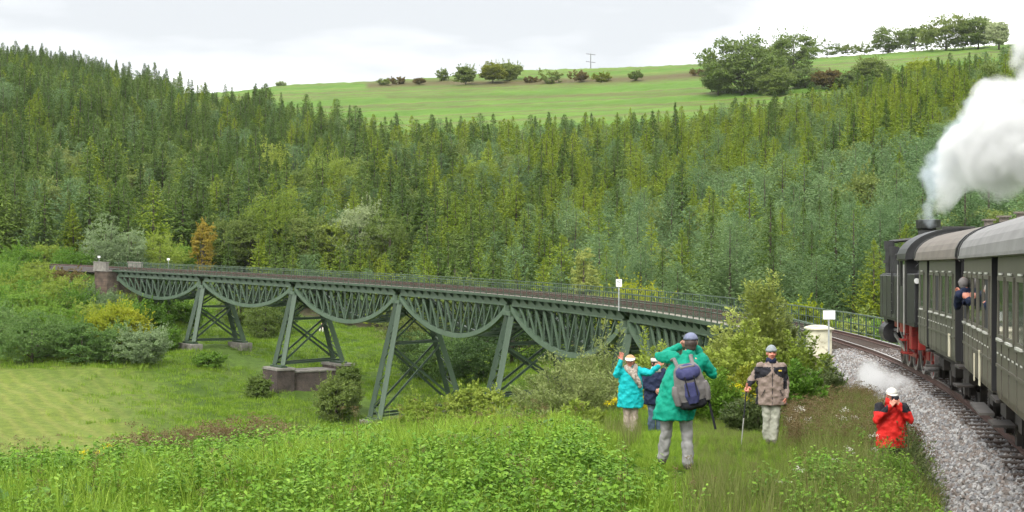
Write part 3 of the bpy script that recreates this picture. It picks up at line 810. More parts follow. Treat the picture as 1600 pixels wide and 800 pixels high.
def broadleaf(seed, h, w, nclump, nleaf, leaf, mat, trunk=0.22, flat=1.0, low=0.12, rc=0.30, lobes=0.25, sprig=0):
    f = Fol(seed); r = f.r
    cz = h * (low + (1 - low) / 2); rz = h * (1 - low) / 2; rx = w / 2
    u = unit(r.normal(0, 1, (nclump, 3))); rr = r.uniform(.45, 1.0, nclump) ** .6 * (1 - rc * .7)
    rr *= 1 + lobes * _vnoise(u[:, 0] * 2.2 + seed, u[:, 1] * 2.2 + u[:, 2] * 1.7, seed)
    K = u * rr[:, None] * np.array([rx, rx, rz * flat]) + np.array([0, 0, cz])
    K[:, 2] = np.maximum(K[:, 2], h * .06)
    size = rc * min(rx, rz) * r.uniform(.7, 1.45, nclump)
    C = []; D = []; N = []; TT = []
    for c, sz in zip(K, size):
        n = max(6, int(nleaf * (sz / (rc * min(rx, rz))) ** 1.5))
        q = unit(r.normal(0, 1, (n, 3))); q[:, 2] = np.abs(q[:, 2]) * .9 - .25 * r.random(n)
        P = c + q * (sz * r.uniform(.55, 1.1, n) ** .7)[:, None] * np.array([1.15, 1.15, .8])
        C.append(P); dv = q * .5 + r.normal(0, .6, (n, 3)); dv[:, 2] -= .25; D.append(dv)
        N.append(q + np.array([0, 0, .5]) + r.normal(0, .45, (n, 3)))
        TT.append(np.clip(r.random() * .5 + r.random(n) * .5, 0, 1))
    for k in range(sprig):      # shoots that break the outline
        c = K[r.integers(nclump)]; q = unit(c - np.array([0, 0, cz * .6])) + r.normal(0, .25, 3); q[2] = abs(q[2]) + .35; q = unit(q)
        n = r.integers(12, 24); t = np.sort(r.random(n)); ln = min(h, w) * r.uniform(.12, .30)
        C.append(c + q * (size.mean() * .7 + ln * t)[:, None] + r.normal(0, leaf * .55, (n, 3)) * (1.3 - t)[:, None]); D.append(q + r.normal(0, .6, (n, 3))); N.append(np.tile([0, 0, 1.], (n, 1)) + r.normal(0, .6, (n, 3))); TT.append(np.clip(.35 + .6 * r.random(n), 0, 1))
    C = np.concatenate(C); n = len(C)
    f.add(C, np.concatenate(D), np.concatenate(N), leaf * r.uniform(.7, 1.4, n), leaf * .68 * r.uniform(.7, 1.3, n), np.concatenate(TT))
    b = MB(); tr = .026 * h
    b.rings([((0, 0, -.4), tr * 1.25), ((r.normal(0, .02) * h, 0, h * trunk), tr), ((0, 0, h * .55), tr * .6), ((0, 0, h * .85), tr * .15)], 8)
    for k in range(9):
        c = K[r.integers(nclump)]; z0 = h * r.uniform(trunk * .6, .5)
        m = np.array([0, 0, z0]) * .45 + c * .55; m[2] -= .05 * h
        b.rings([((0, 0, z0), tr * .5), (tuple(m), tr * .3), (tuple(c), tr * .08)], 6)
    return f.mesh('crown', MAT[mat]), b.mesh('trunk', [MAT['bark']], True)

def stemmy(seed, h, w, nstem, per, lf, mat, aspect=.4, twig=.35, stem_r=.009, lean=.55, barkm='bark', tipup=True, start=.12):
    """shrub or sapling of leafy stems, each leaf a face of its own"""
    f = Fol(seed); r = f.r; b = MB()
    for k in range(nstem):
        az = r.uniform(0, 6.283); rad = w / 2 * math.sqrt(r.random()); hh = h * (1 - .5 * (rad / (w / 2)) ** 2) * r.uniform(.7, 1.05)
        p0 = np.array([math.cos(az) * rad * .3, math.sin(az) * rad * .3, -.1]); p2 = np.array([math.cos(az) * rad, math.sin(az) * rad, hh])
        p1 = np.array([math.cos(az) * rad * lean, math.sin(az) * rad * lean, hh * .55])
        t = np.linspace(0, 1, 6)[:, None]
        pts = (1 - t) ** 2 * p0 + 2 * t * (1 - t) * p1 + t * t * p2
        b.rings([(tuple(p), stem_r * (1.1 - .85 * q)) for p, q in zip(pts, t[:, 0])], 5)
        n = per
        tt = start + (1 - start) * r.random(n)
        P = (1 - tt)[:, None] ** 2 * p0 + 2 * (tt * (1 - tt))[:, None] * p1 + (tt * tt)[:, None] * p2
        a = r.uniform(0, 6.283, n); ln = twig * (1.15 - .8 * tt) * r.random(n) ** .6
        o = np.c_[np.cos(a), np.sin(a), r.uniform(.1, .8, n)]
        P = P + o * ln[:, None]
        dv = o + r.normal(0, .35, (n, 3)); dv[:, 2] += (.25 if tipup else -.35)
        nv = np.c_[r.normal(0, .5, n), r.normal(0, .5, n), np.ones(n)]
        L = lf * r.uniform(.6, 1.35, n); tb = r.random()
        f.add(P, dv, nv, L, L * aspect * r.uniform(.8, 1.2, n), np.clip(tb * .4 + .35 * r.random(n) + .25 * tt, 0, 1))
    return f.mesh('foliage', MAT[mat]), b.mesh('stem', [MAT[barkm]], True)

def tuft(seed, n, h, spread, wd, mat, bend=.5):
    r = np.random.default_rng(seed)
    V = []; Fc = []; tt = []
    for k in range(n):
        a = r.uniform(0, 6.283); p = np.array([r.normal(0, spread), r.normal(0, spread), -.02]); hh = h * r.uniform(.45, 1.1)
        o = np.array([math.cos(a), math.sin(a), 0]); s = np.array([-o[1], o[0], 0]) * wd * r.uniform(.7, 1.4)
        bd = bend * r.uniform(.2, 1.3)
        for i, t in enumerate((0, .4, .75, 1.0)):
            c = p + o * hh * bd * t ** 2 * .8 + np.array([0, 0, hh * (t - .28 * bd * t ** 2)])
            ww = (1, .85, .5, .06)[i]
            V += [c - s * ww / 2, c + s * ww / 2]
        b0 = len(V) - 8; Fc += [(b0 + 2 * i, b0 + 2 * i + 1, b0 + 2 * i + 3, b0 + 2 * i + 2) for i in range(3)]; tt += [r.random()] * 3
    return np_mesh('grass_tuft', np.array(V), np.array(Fc), tt, [MAT[mat]])

def herb(seed, h, nstem, lf, mat, aspect=.6, spread=.1, head=None, headsize=.05, nhead=0, leafy=1.0, droop=.35):
    f = Fol(seed); r = f.r
    hd = Fol(seed + 1)
    for k in range(nstem):
        p = np.array([r.normal(0, spread), r.normal(0, spread), 0]); ln = np.array([r.normal(0, .12), r.normal(0, .12), 1.0]); hh = h * r.uniform(.6, 1.1)
        # stem as two crossed slivers
        for q in (0, 1):
            f.add(np.array([p + ln * hh * .5]), np.array([ln]), np.array([[1 - q, q, 0.]]), [hh], [.009], np.array([.2]))
        n = max(3, int(hh / (lf * .62) * leafy)) * 2
        t = np.sort(r.uniform(.12, 1, n)); a = np.arange(n) * 1.57 + r.normal(0, .4, n)
        o = np.c_[np.cos(a), np.sin(a), np.zeros(n)]
        L = lf * r.uniform(.65, 1.3, n) * (1.15 - .55 * t)
        P = p + ln[None, :] * (hh * t)[:, None] + o * (L * .6)[:, None]
        dv = o.copy(); dv[:, 2] = .25 - droop - r.random(n) * .5
        f.add(P, dv, np.c_[o[:, 0] * .3, o[:, 1] * .3, np.ones(n)] + r.normal(0, .25, (n, 3)), L, L * aspect, np.clip(r.random(n) * .6 + .4 * t, 0, 1))
        if head:
            m = nhead; c = p + ln * hh
            P = c + r.normal(0, 1, (m, 3)) * np.array([headsize, headsize, headsize * .45])
            hd.add(P, r.normal(0, 1, (m, 3)), np.tile([0, 0, 1.], (m, 1)) + r.normal(0, .4, (m, 3)), np.full(m, headsize * .55), np.full(m, headsize * .5))
    if not head: return f.mesh('herb', MAT[mat])
    V = np.concatenate(f.V + hd.V); nf = f.n; Fc = np.arange(len(V)).reshape(-1, 4)
    mi = np.r_[np.zeros(f.n, int), np.ones(hd.n, int)]
    return np_mesh('herb', V, Fc, np.concatenate(f.t + hd.t), [MAT[mat], MAT[head]], mi)

# ---- masses of plants: one object, its members placed by geometry nodes
def proto_collection(name, meshes):
    c = bpy.data.collections.new(name)
    for i, me in enumerate(meshes):
        o = bpy.data.objects.new('%s_%02d' % (name, i), me); c.objects.link(o)
    return c
def scatter(name, pts, rot, scl, idx, coll, label, cat):
    me = bpy.data.meshes.new(name); n = len(pts)
    me.vertices.add(n); me.vertices.foreach_set('co', np.asarray(pts, np.float32).ravel())
    a = me.attributes.new('rot', 'FLOAT_VECTOR', 'POINT'); a.data.foreach_set('vector', np.asarray(rot, np.float32).ravel())
    a = me.attributes.new('scl', 'FLOAT_VECTOR', 'POINT')
    scl = np.asarray(scl, np.float32)
    if scl.ndim == 1: scl = np.repeat(scl[:, None], 3, 1)
    a.data.foreach_set('vector', scl.ravel())
    a = me.attributes.new('idx', 'INT', 'POINT'); a.data.foreach_set('value', np.asarray(idx, np.int32))
    o = put(name, me)
    g = bpy.data.node_groups.new(name, 'GeometryNodeTree')
    g.interface.new_socket('Geometry', in_out='INPUT', socket_type='NodeSocketGeometry'); g.interface.new_socket('Geometry', in_out='OUTPUT', socket_type='NodeSocketGeometry')
    gi, go = g.nodes.new('NodeGroupInput'), g.nodes.new('NodeGroupOutput')
    ip = g.nodes.new('GeometryNodeInstanceOnPoints'); ci = g.nodes.new('GeometryNodeCollectionInfo')
    ci.inputs['Collection'].default_value = coll; ci.inputs['Separate Children'].default_value = True; ci.inputs['Reset Children'].default_value = True
    def at(nm, ty):
        q = g.nodes.new('GeometryNodeInputNamedAttribute'); q.data_type = ty; q.inputs['Name'].default_value = nm; return q.outputs['Attribute']
    ip.inputs['Pick Instance'].default_value = True
    er = g.nodes.new('FunctionNodeEulerToRotation')
    g.links.new(at('rot', 'FLOAT_VECTOR'), er.inputs[0]); g.links.new(er.outputs[0], ip.inputs['Rotation'])
    g.links.new(at('scl', 'FLOAT_VECTOR'), ip.inputs['Scale']); g.links.new(at('idx', 'INT'), ip.inputs['Instance Index'])
    g.links.new(gi.outputs[0], ip.inputs['Points']); g.links.new(ci.outputs[0], ip.inputs['Instance']); g.links.new(ip.outputs[0], go.inputs[0])
    m = o.modifiers.new('scatter', 'NODES'); m.node_group = g
    return tag(o, label, cat, kind='stuff')

def on_ground(px, row, d0, d1):
    """depth at which the ground is seen at that row of the column"""
    d = np.linspace(d0, d1, 400); z = ground((px - 800) / F * d, d)
    v = HZ - F * z / d
    return float(d[np.argmin(np.abs(v - row))])

def plant(name, meshes, px, D, label, cat, s=1.0, group=None, parts=('crown', 'trunk'), rz=None, sink=0.0, sx=None, x=None):
    X = (px - 800) / F * D if x is None else x
    p = Vector((X, D, gz(X, D) - sink))
    rz = random.uniform(0, 6.28) if rz is None else rz
    t = tag(empty(name, p, rz), label, cat, group)
    M = wm(t) @ Matrix.Diagonal((*( (s, s, s) if sx is None else (sx, sx, s) ), 1))
    for nm, me in zip(parts, meshes):
        if me is not None: put(nm, me, None, t, M)
    return t

# ------------------------------------------------------------------ forest
SPR = [conifer(100 + i, 13, r_, 30, 15, 15, .36, spray=(.50, .27), tmat='spruce', power=p_, irr=.3) for i, (r_, p_) in enumerate(((4.2, 1.0), (3.7, .95), (4.6, 1.1), (4.0, .9), (4.4, 1.2), (3.5, 1.0), (4.9, 1.0), (3.8, .6), (4.2, .65)))]
LAR = [conifer(200 + i, 13, r_, 28, 14, 15, .18, up=.12, spray=(.48, .28), tmat='larch', power=.85, irr=.4) for i, r_ in enumerate((3.9, 4.4, 3.5, 4.1, 4.8))]
PIN = [conifer(300 + i, 10, r_, 22, 14, 14, -.05, up=.30, spray=(.42, .26), tmat='pine', power=.46, irr=.38, bare=.12) for i, r_ in enumerate((2.9, 3.5, 2.6, 3.2, 3.9))]
BRO = [broadleaf(400 + i, 10, w_, 100, 44, .34, 'broad', lobes=.4, sprig=40) for i, w_ in enumerate((7, 6, 8))]
# finer members for the trees nearest to the line
SPRF = [conifer(110 + i, 13, r_, 38, 16, 26, .38, spray=(.30, .15), tmat='spruce', power=.95, irr=.3) for i, r_ in enumerate((4.1, 3.7))]
LARF = [conifer(210 + i, 13, r_, 36, 16, 26, .18, up=.12, spray=(.28, .16), tmat='larch', power=.85, irr=.4) for i, r_ in enumerate((3.7, 4.1))]
PINF = [conifer(310 + i, 10, r_, 30, 17, 28, -.05, up=.30, spray=(.25, .14), tmat='pine', power=.46, irr=.38, bare=.12) for i, r_ in enumerate((2.9, 3.3, 2.7))]
BROF = [broadleaf(410 + i, 10, w_, 150, 90, .22, 'broad') for i, w_ in enumerate((7, 6))]
FINE_ = {'spruce': SPRF, 'larch': LARF, 'pine': PINF, 'broadleaf': BROF}
KINDS_ = {'spruce': (SPR, 13.0), 'larch': (LAR, 13.0), 'pine': (PIN, 10.0), 'broadleaf': (BRO, 10.0)}

sp_ = 5.8
gx, gy = np.meshgrid(np.arange(-330, 330, sp_), np.arange(80, 780, sp_))
gx = (gx + rng.uniform(-.45, .45, gx.shape) * sp_).ravel(); gy = (gy + rng.uniform(-.45, .45, gy.shape) * sp_).ravel()
px_ = 800 + F * gx / gy
k = forest_mask(gx, gy) & (px_ > -110) & (px_ < 1710)
# keep the line of the railway clear
dline = np.min(np.hypot(gx[:, None] - TX[None, ::8], gy[:, None] - TY[None, ::8]), 1)
k &= dline > 9
gx, gy, px_ = gx[k], gy[k], px_[k]
gzv = ground(gx, gy)
nf_ = len(gx)
u_ = rng.random(nf_); cl = _vnoise(gx * .045, gy * .045, 5)
hgt = rng.beta(3.0, 2.2, nf_) * .62 + .62 * (1 + .14 * _vnoise(gx * .05, gy * .05, 8))
kind = np.empty(nf_, object)
for i in range(nf_):
    p, d, u = px_[i], gy[i], u_[i] + .16 * cl[i]
    if p < 450: w_ = (.66, .78, .93)
    elif p < 760: w_ = (.48, .76, .91)
    elif d > np.interp(p, [760, 1000, 1300, 1700], [255, 280, 270, 240]): w_ = (.22, .76, .93)
    elif p < 860: w_ = (.45, .70, .92)
    else: w_ = (.10, .24, .93)
    if d > 600: w_ = (.92, .97, .99)
    kind[i] = 'spruce' if u < w_[0] else 'larch' if u < w_[1] else 'pine' if u < w_[2] else 'broadleaf'
base_h = np.array([{'spruce': 13.5, 'larch': 12.5, 'pine': 11.0, 'broadleaf': 10.0}[q] for q in kind]) * hgt
base_h *= 1.14
base_h *= np.where((px_ > 300) & (px_ < 660) & (gy < 268), .72, 1.0)
base_h *= np.interp(px_, [0, 500, 900, 1250, 1600], [1.08, 1.0, .92, .84, .9])
# few of the trees on the upper edge stand well above the rest
seen = base_h / gy
order = np.argsort(-seen)
NEAR = 290
MARKS = [(60, 'at the left edge of the picture'), (150, 'behind the far parapet'), (240, 'above the first truss span'), (330, 'left of the orange autumn tree'), (430, 'above the second truss span'), (520, 'beside the tall yellow-green tree'), (610, 'around the whitish tree'),
         (720, 'above the fourth truss span'), (830, 'above the fourth pier'), (930, 'above the fifth truss span'), (1040, 'behind the kilometre sign'), (1130, 'behind the green jacket'), (1240, 'above the tallest young tree'), (1340, 'behind the white notice'), (1430, 'left of the chimney'), (9999, 'behind the train and its smoke')]
def region(p, d):
    e = d - np.interp(p, FX, FN)
    return ('front row' if e < 11 else 'second row' if e < 24 else 'deeper rows') + ' of the wood ' + next(m for q, m in MARKS if p < q)
look = {'spruce': ('dark green pointed spruce', 'spruce_tree'), 'larch': ('yellow-green feathery larch', 'larch_tree'), 'pine': ('blue-green rounded pine', 'pine_tree'), 'broadleaf': ('leafy broadleaved tree', 'broadleaf_tree')}
for i in order[:NEAR]:
    ms, h0 = KINDS_[kind[i]]; ms = FINE_[kind[i]] if gy[i] < 190 else ms; me = ms[int(rng.integers(len(ms)))]
    s_ = base_h[i] / h0; lk, nm = look[kind[i]]
    t = tag(empty(nm, (gx[i], gy[i], gzv[i] - .3), rng.uniform(0, 6.28)), '%s, %s' % (lk, region(px_[i], gy[i])), 'tree', '%s trees, %s' % (kind[i], region(px_[i], gy[i])))
    M = wm(t) @ Matrix.Diagonal((s_ * rng.uniform(.9, 1.15), s_ * rng.uniform(.9, 1.15), s_, 1))
    put('crown', me[0], None, t, M); put('trunk', me[1], None, t, M)
rest = order[NEAR:]
def joined(crown, trunk):
    """crown and trunk in one mesh, for the members of a mass"""
    bm = bmesh.new(); bm.from_mesh(crown); n = len(bm.faces)
    me2 = trunk.copy(); bm.from_mesh(me2); bm.faces.ensure_lookup_table()
    for f in bm.faces[n:]: f.material_index = 1
    me = bpy.data.meshes.new('tree'); bm.to_mesh(me); bm.free(); bpy.data.meshes.remove(me2)
    me.materials.append(crown.materials[0]); me.materials.append(trunk.materials[0])
    return me
protos = []; start = {}
for q in ('spruce', 'larch', 'pine', 'broadleaf'):
    start[q] = len(protos); protos += [joined(*m) for m in KINDS_[q][0]]
fc = proto_collection('forest_tree', protos)
idx = np.array([start[kind[i]] + rng.integers(len(KINDS_[kind[i]][0])) for i in rest])
scl = np.array([base_h[i] / KINDS_[kind[i]][1] for i in rest])
scatter('forest', np.c_[gx[rest], gy[rest], gzv[rest] - .3], np.c_[rng.normal(0, .02, len(rest)), rng.normal(0, .02, len(rest)), rng.uniform(0, 6.28, len(rest))],
        np.c_[scl * rng.uniform(.8, 1.3, len(rest)), scl * rng.uniform(.8, 1.3, len(rest)), scl], idx, fc, 'dense mixed conifer wood covering the far hillside', 'forest')
print('forest trees', nf_)
MAT['brownleaf'] = leaf_mat('brownleaf', [(0.0, (0.09, 0.075, 0.025)), (0.5, (0.15, 0.115, 0.04)), (1.0, (0.19, 0.15, 0.055))])
MAT['limehill'] = leaf_mat('limehill', [(0.0, (0.14, 0.17, 0.02)), (0.5, (0.20, 0.23, 0.028)), (1.0, (0.26, 0.28, 0.04))])
MAT['willowpale'] = leaf_mat('willowpale', [(0.0, (0.111, 0.176, 0.072)), (0.5, (0.182, 0.260, 0.117)), (1.0, (0.312, 0.390, 0.208))])
MAT['limepale'] = leaf_mat('limepale', [(0.0, (0.208, 0.260, 0.065)), (0.5, (0.312, 0.364, 0.091)), (1.0, (0.442, 0.468, 0.156))])
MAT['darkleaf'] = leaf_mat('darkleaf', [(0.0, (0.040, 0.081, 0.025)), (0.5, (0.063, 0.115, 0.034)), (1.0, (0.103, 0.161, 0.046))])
MAT['limewillow'] = leaf_mat('limewillow', [(0.0, (0.111, 0.163, 0.039)), (0.5, (0.189, 0.240, 0.072)), (1.0, (0.325, 0.364, 0.150))], var=.6)
MAT['limeweed'] = leaf_mat('limeweed', [(0.0, (0.156, 0.208, 0.026)), (0.5, (0.260, 0.299, 0.039)), (1.0, (0.390, 0.390, 0.058))], var=.6)
MAT['weedy'] = leaf_mat('weedy', [(0.0, (0.062, 0.094, 0.031)), (0.5, (0.106, 0.144, 0.050)), (1.0, (0.175, 0.200, 0.081))], var=.6)
MAT['rosyweed'] = leaf_mat('rosyweed', [(0.0, (0.09, 0.05, 0.03)), (0.5, (0.15, 0.09, 0.055)), (1.0, (0.22, 0.16, 0.09))], var=.6)
MAT['twiggy'] = leaf_mat('twiggy', [(0.0, (0.12, 0.10, 0.08)), (1.0, (0.22, 0.19, 0.15))], var=.6)
MAT['weedmid'] = leaf_mat('weedmid', [(0.0, (0.06, 0.11, 0.02)), (0.5, (0.10, 0.16, 0.03)), (1.0, (0.16, 0.22, 0.05))], var=.6)
# ------------------------------------------------------------------ single trees and shrubs
_bl = {}
def bl(h, w, mat, seed, leaf=None, fine=1.0, low=.1):
    k = (h, w, mat, seed, leaf, fine, low)
    if k not in _bl:
        lf = leaf or max(.22, .035 * h)
        _bl[k] = broadleaf(seed, h, w, int(58 * fine), int(30 * fine), lf, mat, low=low)
    return _bl[k]

# hill: hedge shrubs, field trees and the row on the crest: column, row of the foot, width and height in photo pixels
hill = [
 (1160, 149, 120, 84, 'hilltree', 'field_tree', 'biggest round dark green tree in front of the hill pasture'),
 (1122, 150, 48, 46, 'hilltree', 'field_tree', 'low tree at the left foot of the biggest field tree'),
 (1212, 150, 56, 42, 'hilltree', 'field_tree', 'bushy tree at the right foot of the biggest field tree'),
 (1240, 112, 84, 52, 'hilltree', 'field_tree', 'broad round tree right behind the biggest field tree'),
 (1205, 104, 40, 30, 'hilltree', 'field_tree', 'tree top between the two broad field trees'),
 (1292, 86, 34, 22, 'hilltree', 'crest_tree', 'small pale tree on the crest, leftmost of the crest row'),
 (1322, 84, 26, 18, 'hilltree', 'crest_tree', 'tiny round tree on the crest, second of the crest row'),
 (1351, 83, 22, 16, 'hilltree', 'crest_tree', 'tiny dark tree on the crest just left of the tall row'),
 (1389, 81, 46, 38, 'hilltree', 'crest_tree', 'leftmost of the four tall trees on the crest'),
 (1430, 80, 42, 39, 'hilltree', 'crest_tree', 'second from left of the four tall trees on the crest'),
 (1478, 79, 66, 50, 'hilltree', 'crest_tree', 'broadest of the four tall trees on the crest'),
 (1528, 78, 52, 50, 'hilltree', 'crest_tree', 'rightmost of the four tall trees on the crest, beside the smoke'),
 (1561, 77, 24, 44, 'pale', 'crest_tree', 'thin pale tree on the crest at the edge of the smoke'),
 (1258, 138, 60, 28, 'hilltree', 'hedge_shrub', 'low dark hedge shrub right of the broad field trees'),
 (1300, 139, 58, 30, 'brownleaf', 'hedge_shrub', 'reddish brown hedge shrub in the field corner'),
 (1362, 138, 62, 50, 'hilltree', 'field_tree', 'olive tree standing above the wood below the crest row'),
 (1437, 130, 44, 34, 'larch', 'field_tree', 'yellow-green round bush on the pasture below the crest row'),
 (1330, 142, 40, 28, 'hilltree', 'hedge_shrub', 'dark shrub beside the reddish brown one'),
 (1400, 142, 50, 26, 'larch', 'hedge_shrub', 'yellowish shrub at the top edge of the wood under the crest'),
 (1490, 128, 60, 26, 'larch', 'hedge_shrub', 'yellowish shrub at the wood edge nearest the smoke'),
 (691, 127, 20, 17, 'hilltree', 'hedge_shrub', 'small shrub at the left end of the pasture hedge'),
 (728, 131, 27, 27, 'hilltree', 'hedge_shrub', 'dark round shrub beside the brightest hedge bush'),
 (770, 129, 46, 30, 'limehill', 'hedge_shrub', 'brightest yellow-green bush in the pasture hedge'),
 (797, 127, 34, 30, 'hilltree', 'hedge_shrub', 'dark shrub leaning on the right of the brightest hedge bush'),
 (622, 132, 26, 11, 'brownleaf', 'hedge_shrub', 'low brown shrub at the far left of the pasture'),
 (600, 133, 20, 8, 'hilltree', 'hedge_shrub', 'lowest shrub at the left tip of the hedge bank'),
 (655, 132, 22, 9, 'brownleaf', 'hedge_shrub', 'low brown scrub between the leftmost hedge shrubs'),
 (862, 131, 34, 20, 'hilltree', 'hedge_shrub', 'shrub in the pasture hedge left of the pylon'),
 (905, 129, 32, 17, 'brownleaf', 'hedge_shrub', 'brownish shrub in the hedge under the pylon'),
 (940, 128, 28, 15, 'limehill', 'hedge_shrub', 'yellowish shrub in the hedge just right of the pylon'),
 (992, 126, 24, 13, 'hilltree', 'hedge_shrub', 'small shrub at the right end of the pasture hedge'),
 (830, 130, 26, 10, 'brownleaf', 'hedge_shrub', 'brown scrub filling the hedge gap'),
 (1092, 118, 26, 9, 'brownleaf', 'hedge_shrub', 'low brown scrub left of the biggest field tree'),
 (1110, 99, 26, 14, 'hilltree', 'hedge_shrub', 'small shrub on the skyline left of the field trees'),
 (440, 135, 16, 6, 'pale', 'hedge_shrub', 'tiny pale shrub on the skyline at the left end of the pasture'),
]
for i, (px, row, wpx, hpx, mt, nm, lb) in enumerate(hill):
    D = on_ground(px, row, 520, 830)
    h, w = hpx / F * D, wpx / F * D
    shr = nm == 'hedge_shrub'
    me = broadleaf(900 + i, h * 1.06, w * (1.5 if nm == 'crest_tree' else 1.12), 210 if hpx > 25 else 70, 60 if hpx > 25 else 34, max(.55, h * .045), mt, low=.0, rc=.22, lobes=.5, sprig=50)
    plant(nm, me, px, D, lb, 'tree' if not shr else 'shrub', group={'field_tree': 'trees on the hill pasture', 'crest_tree': 'row of trees on the crest', 'hedge_shrub': 'shrubs of the pasture hedges'}[nm])
    hill[i] = None

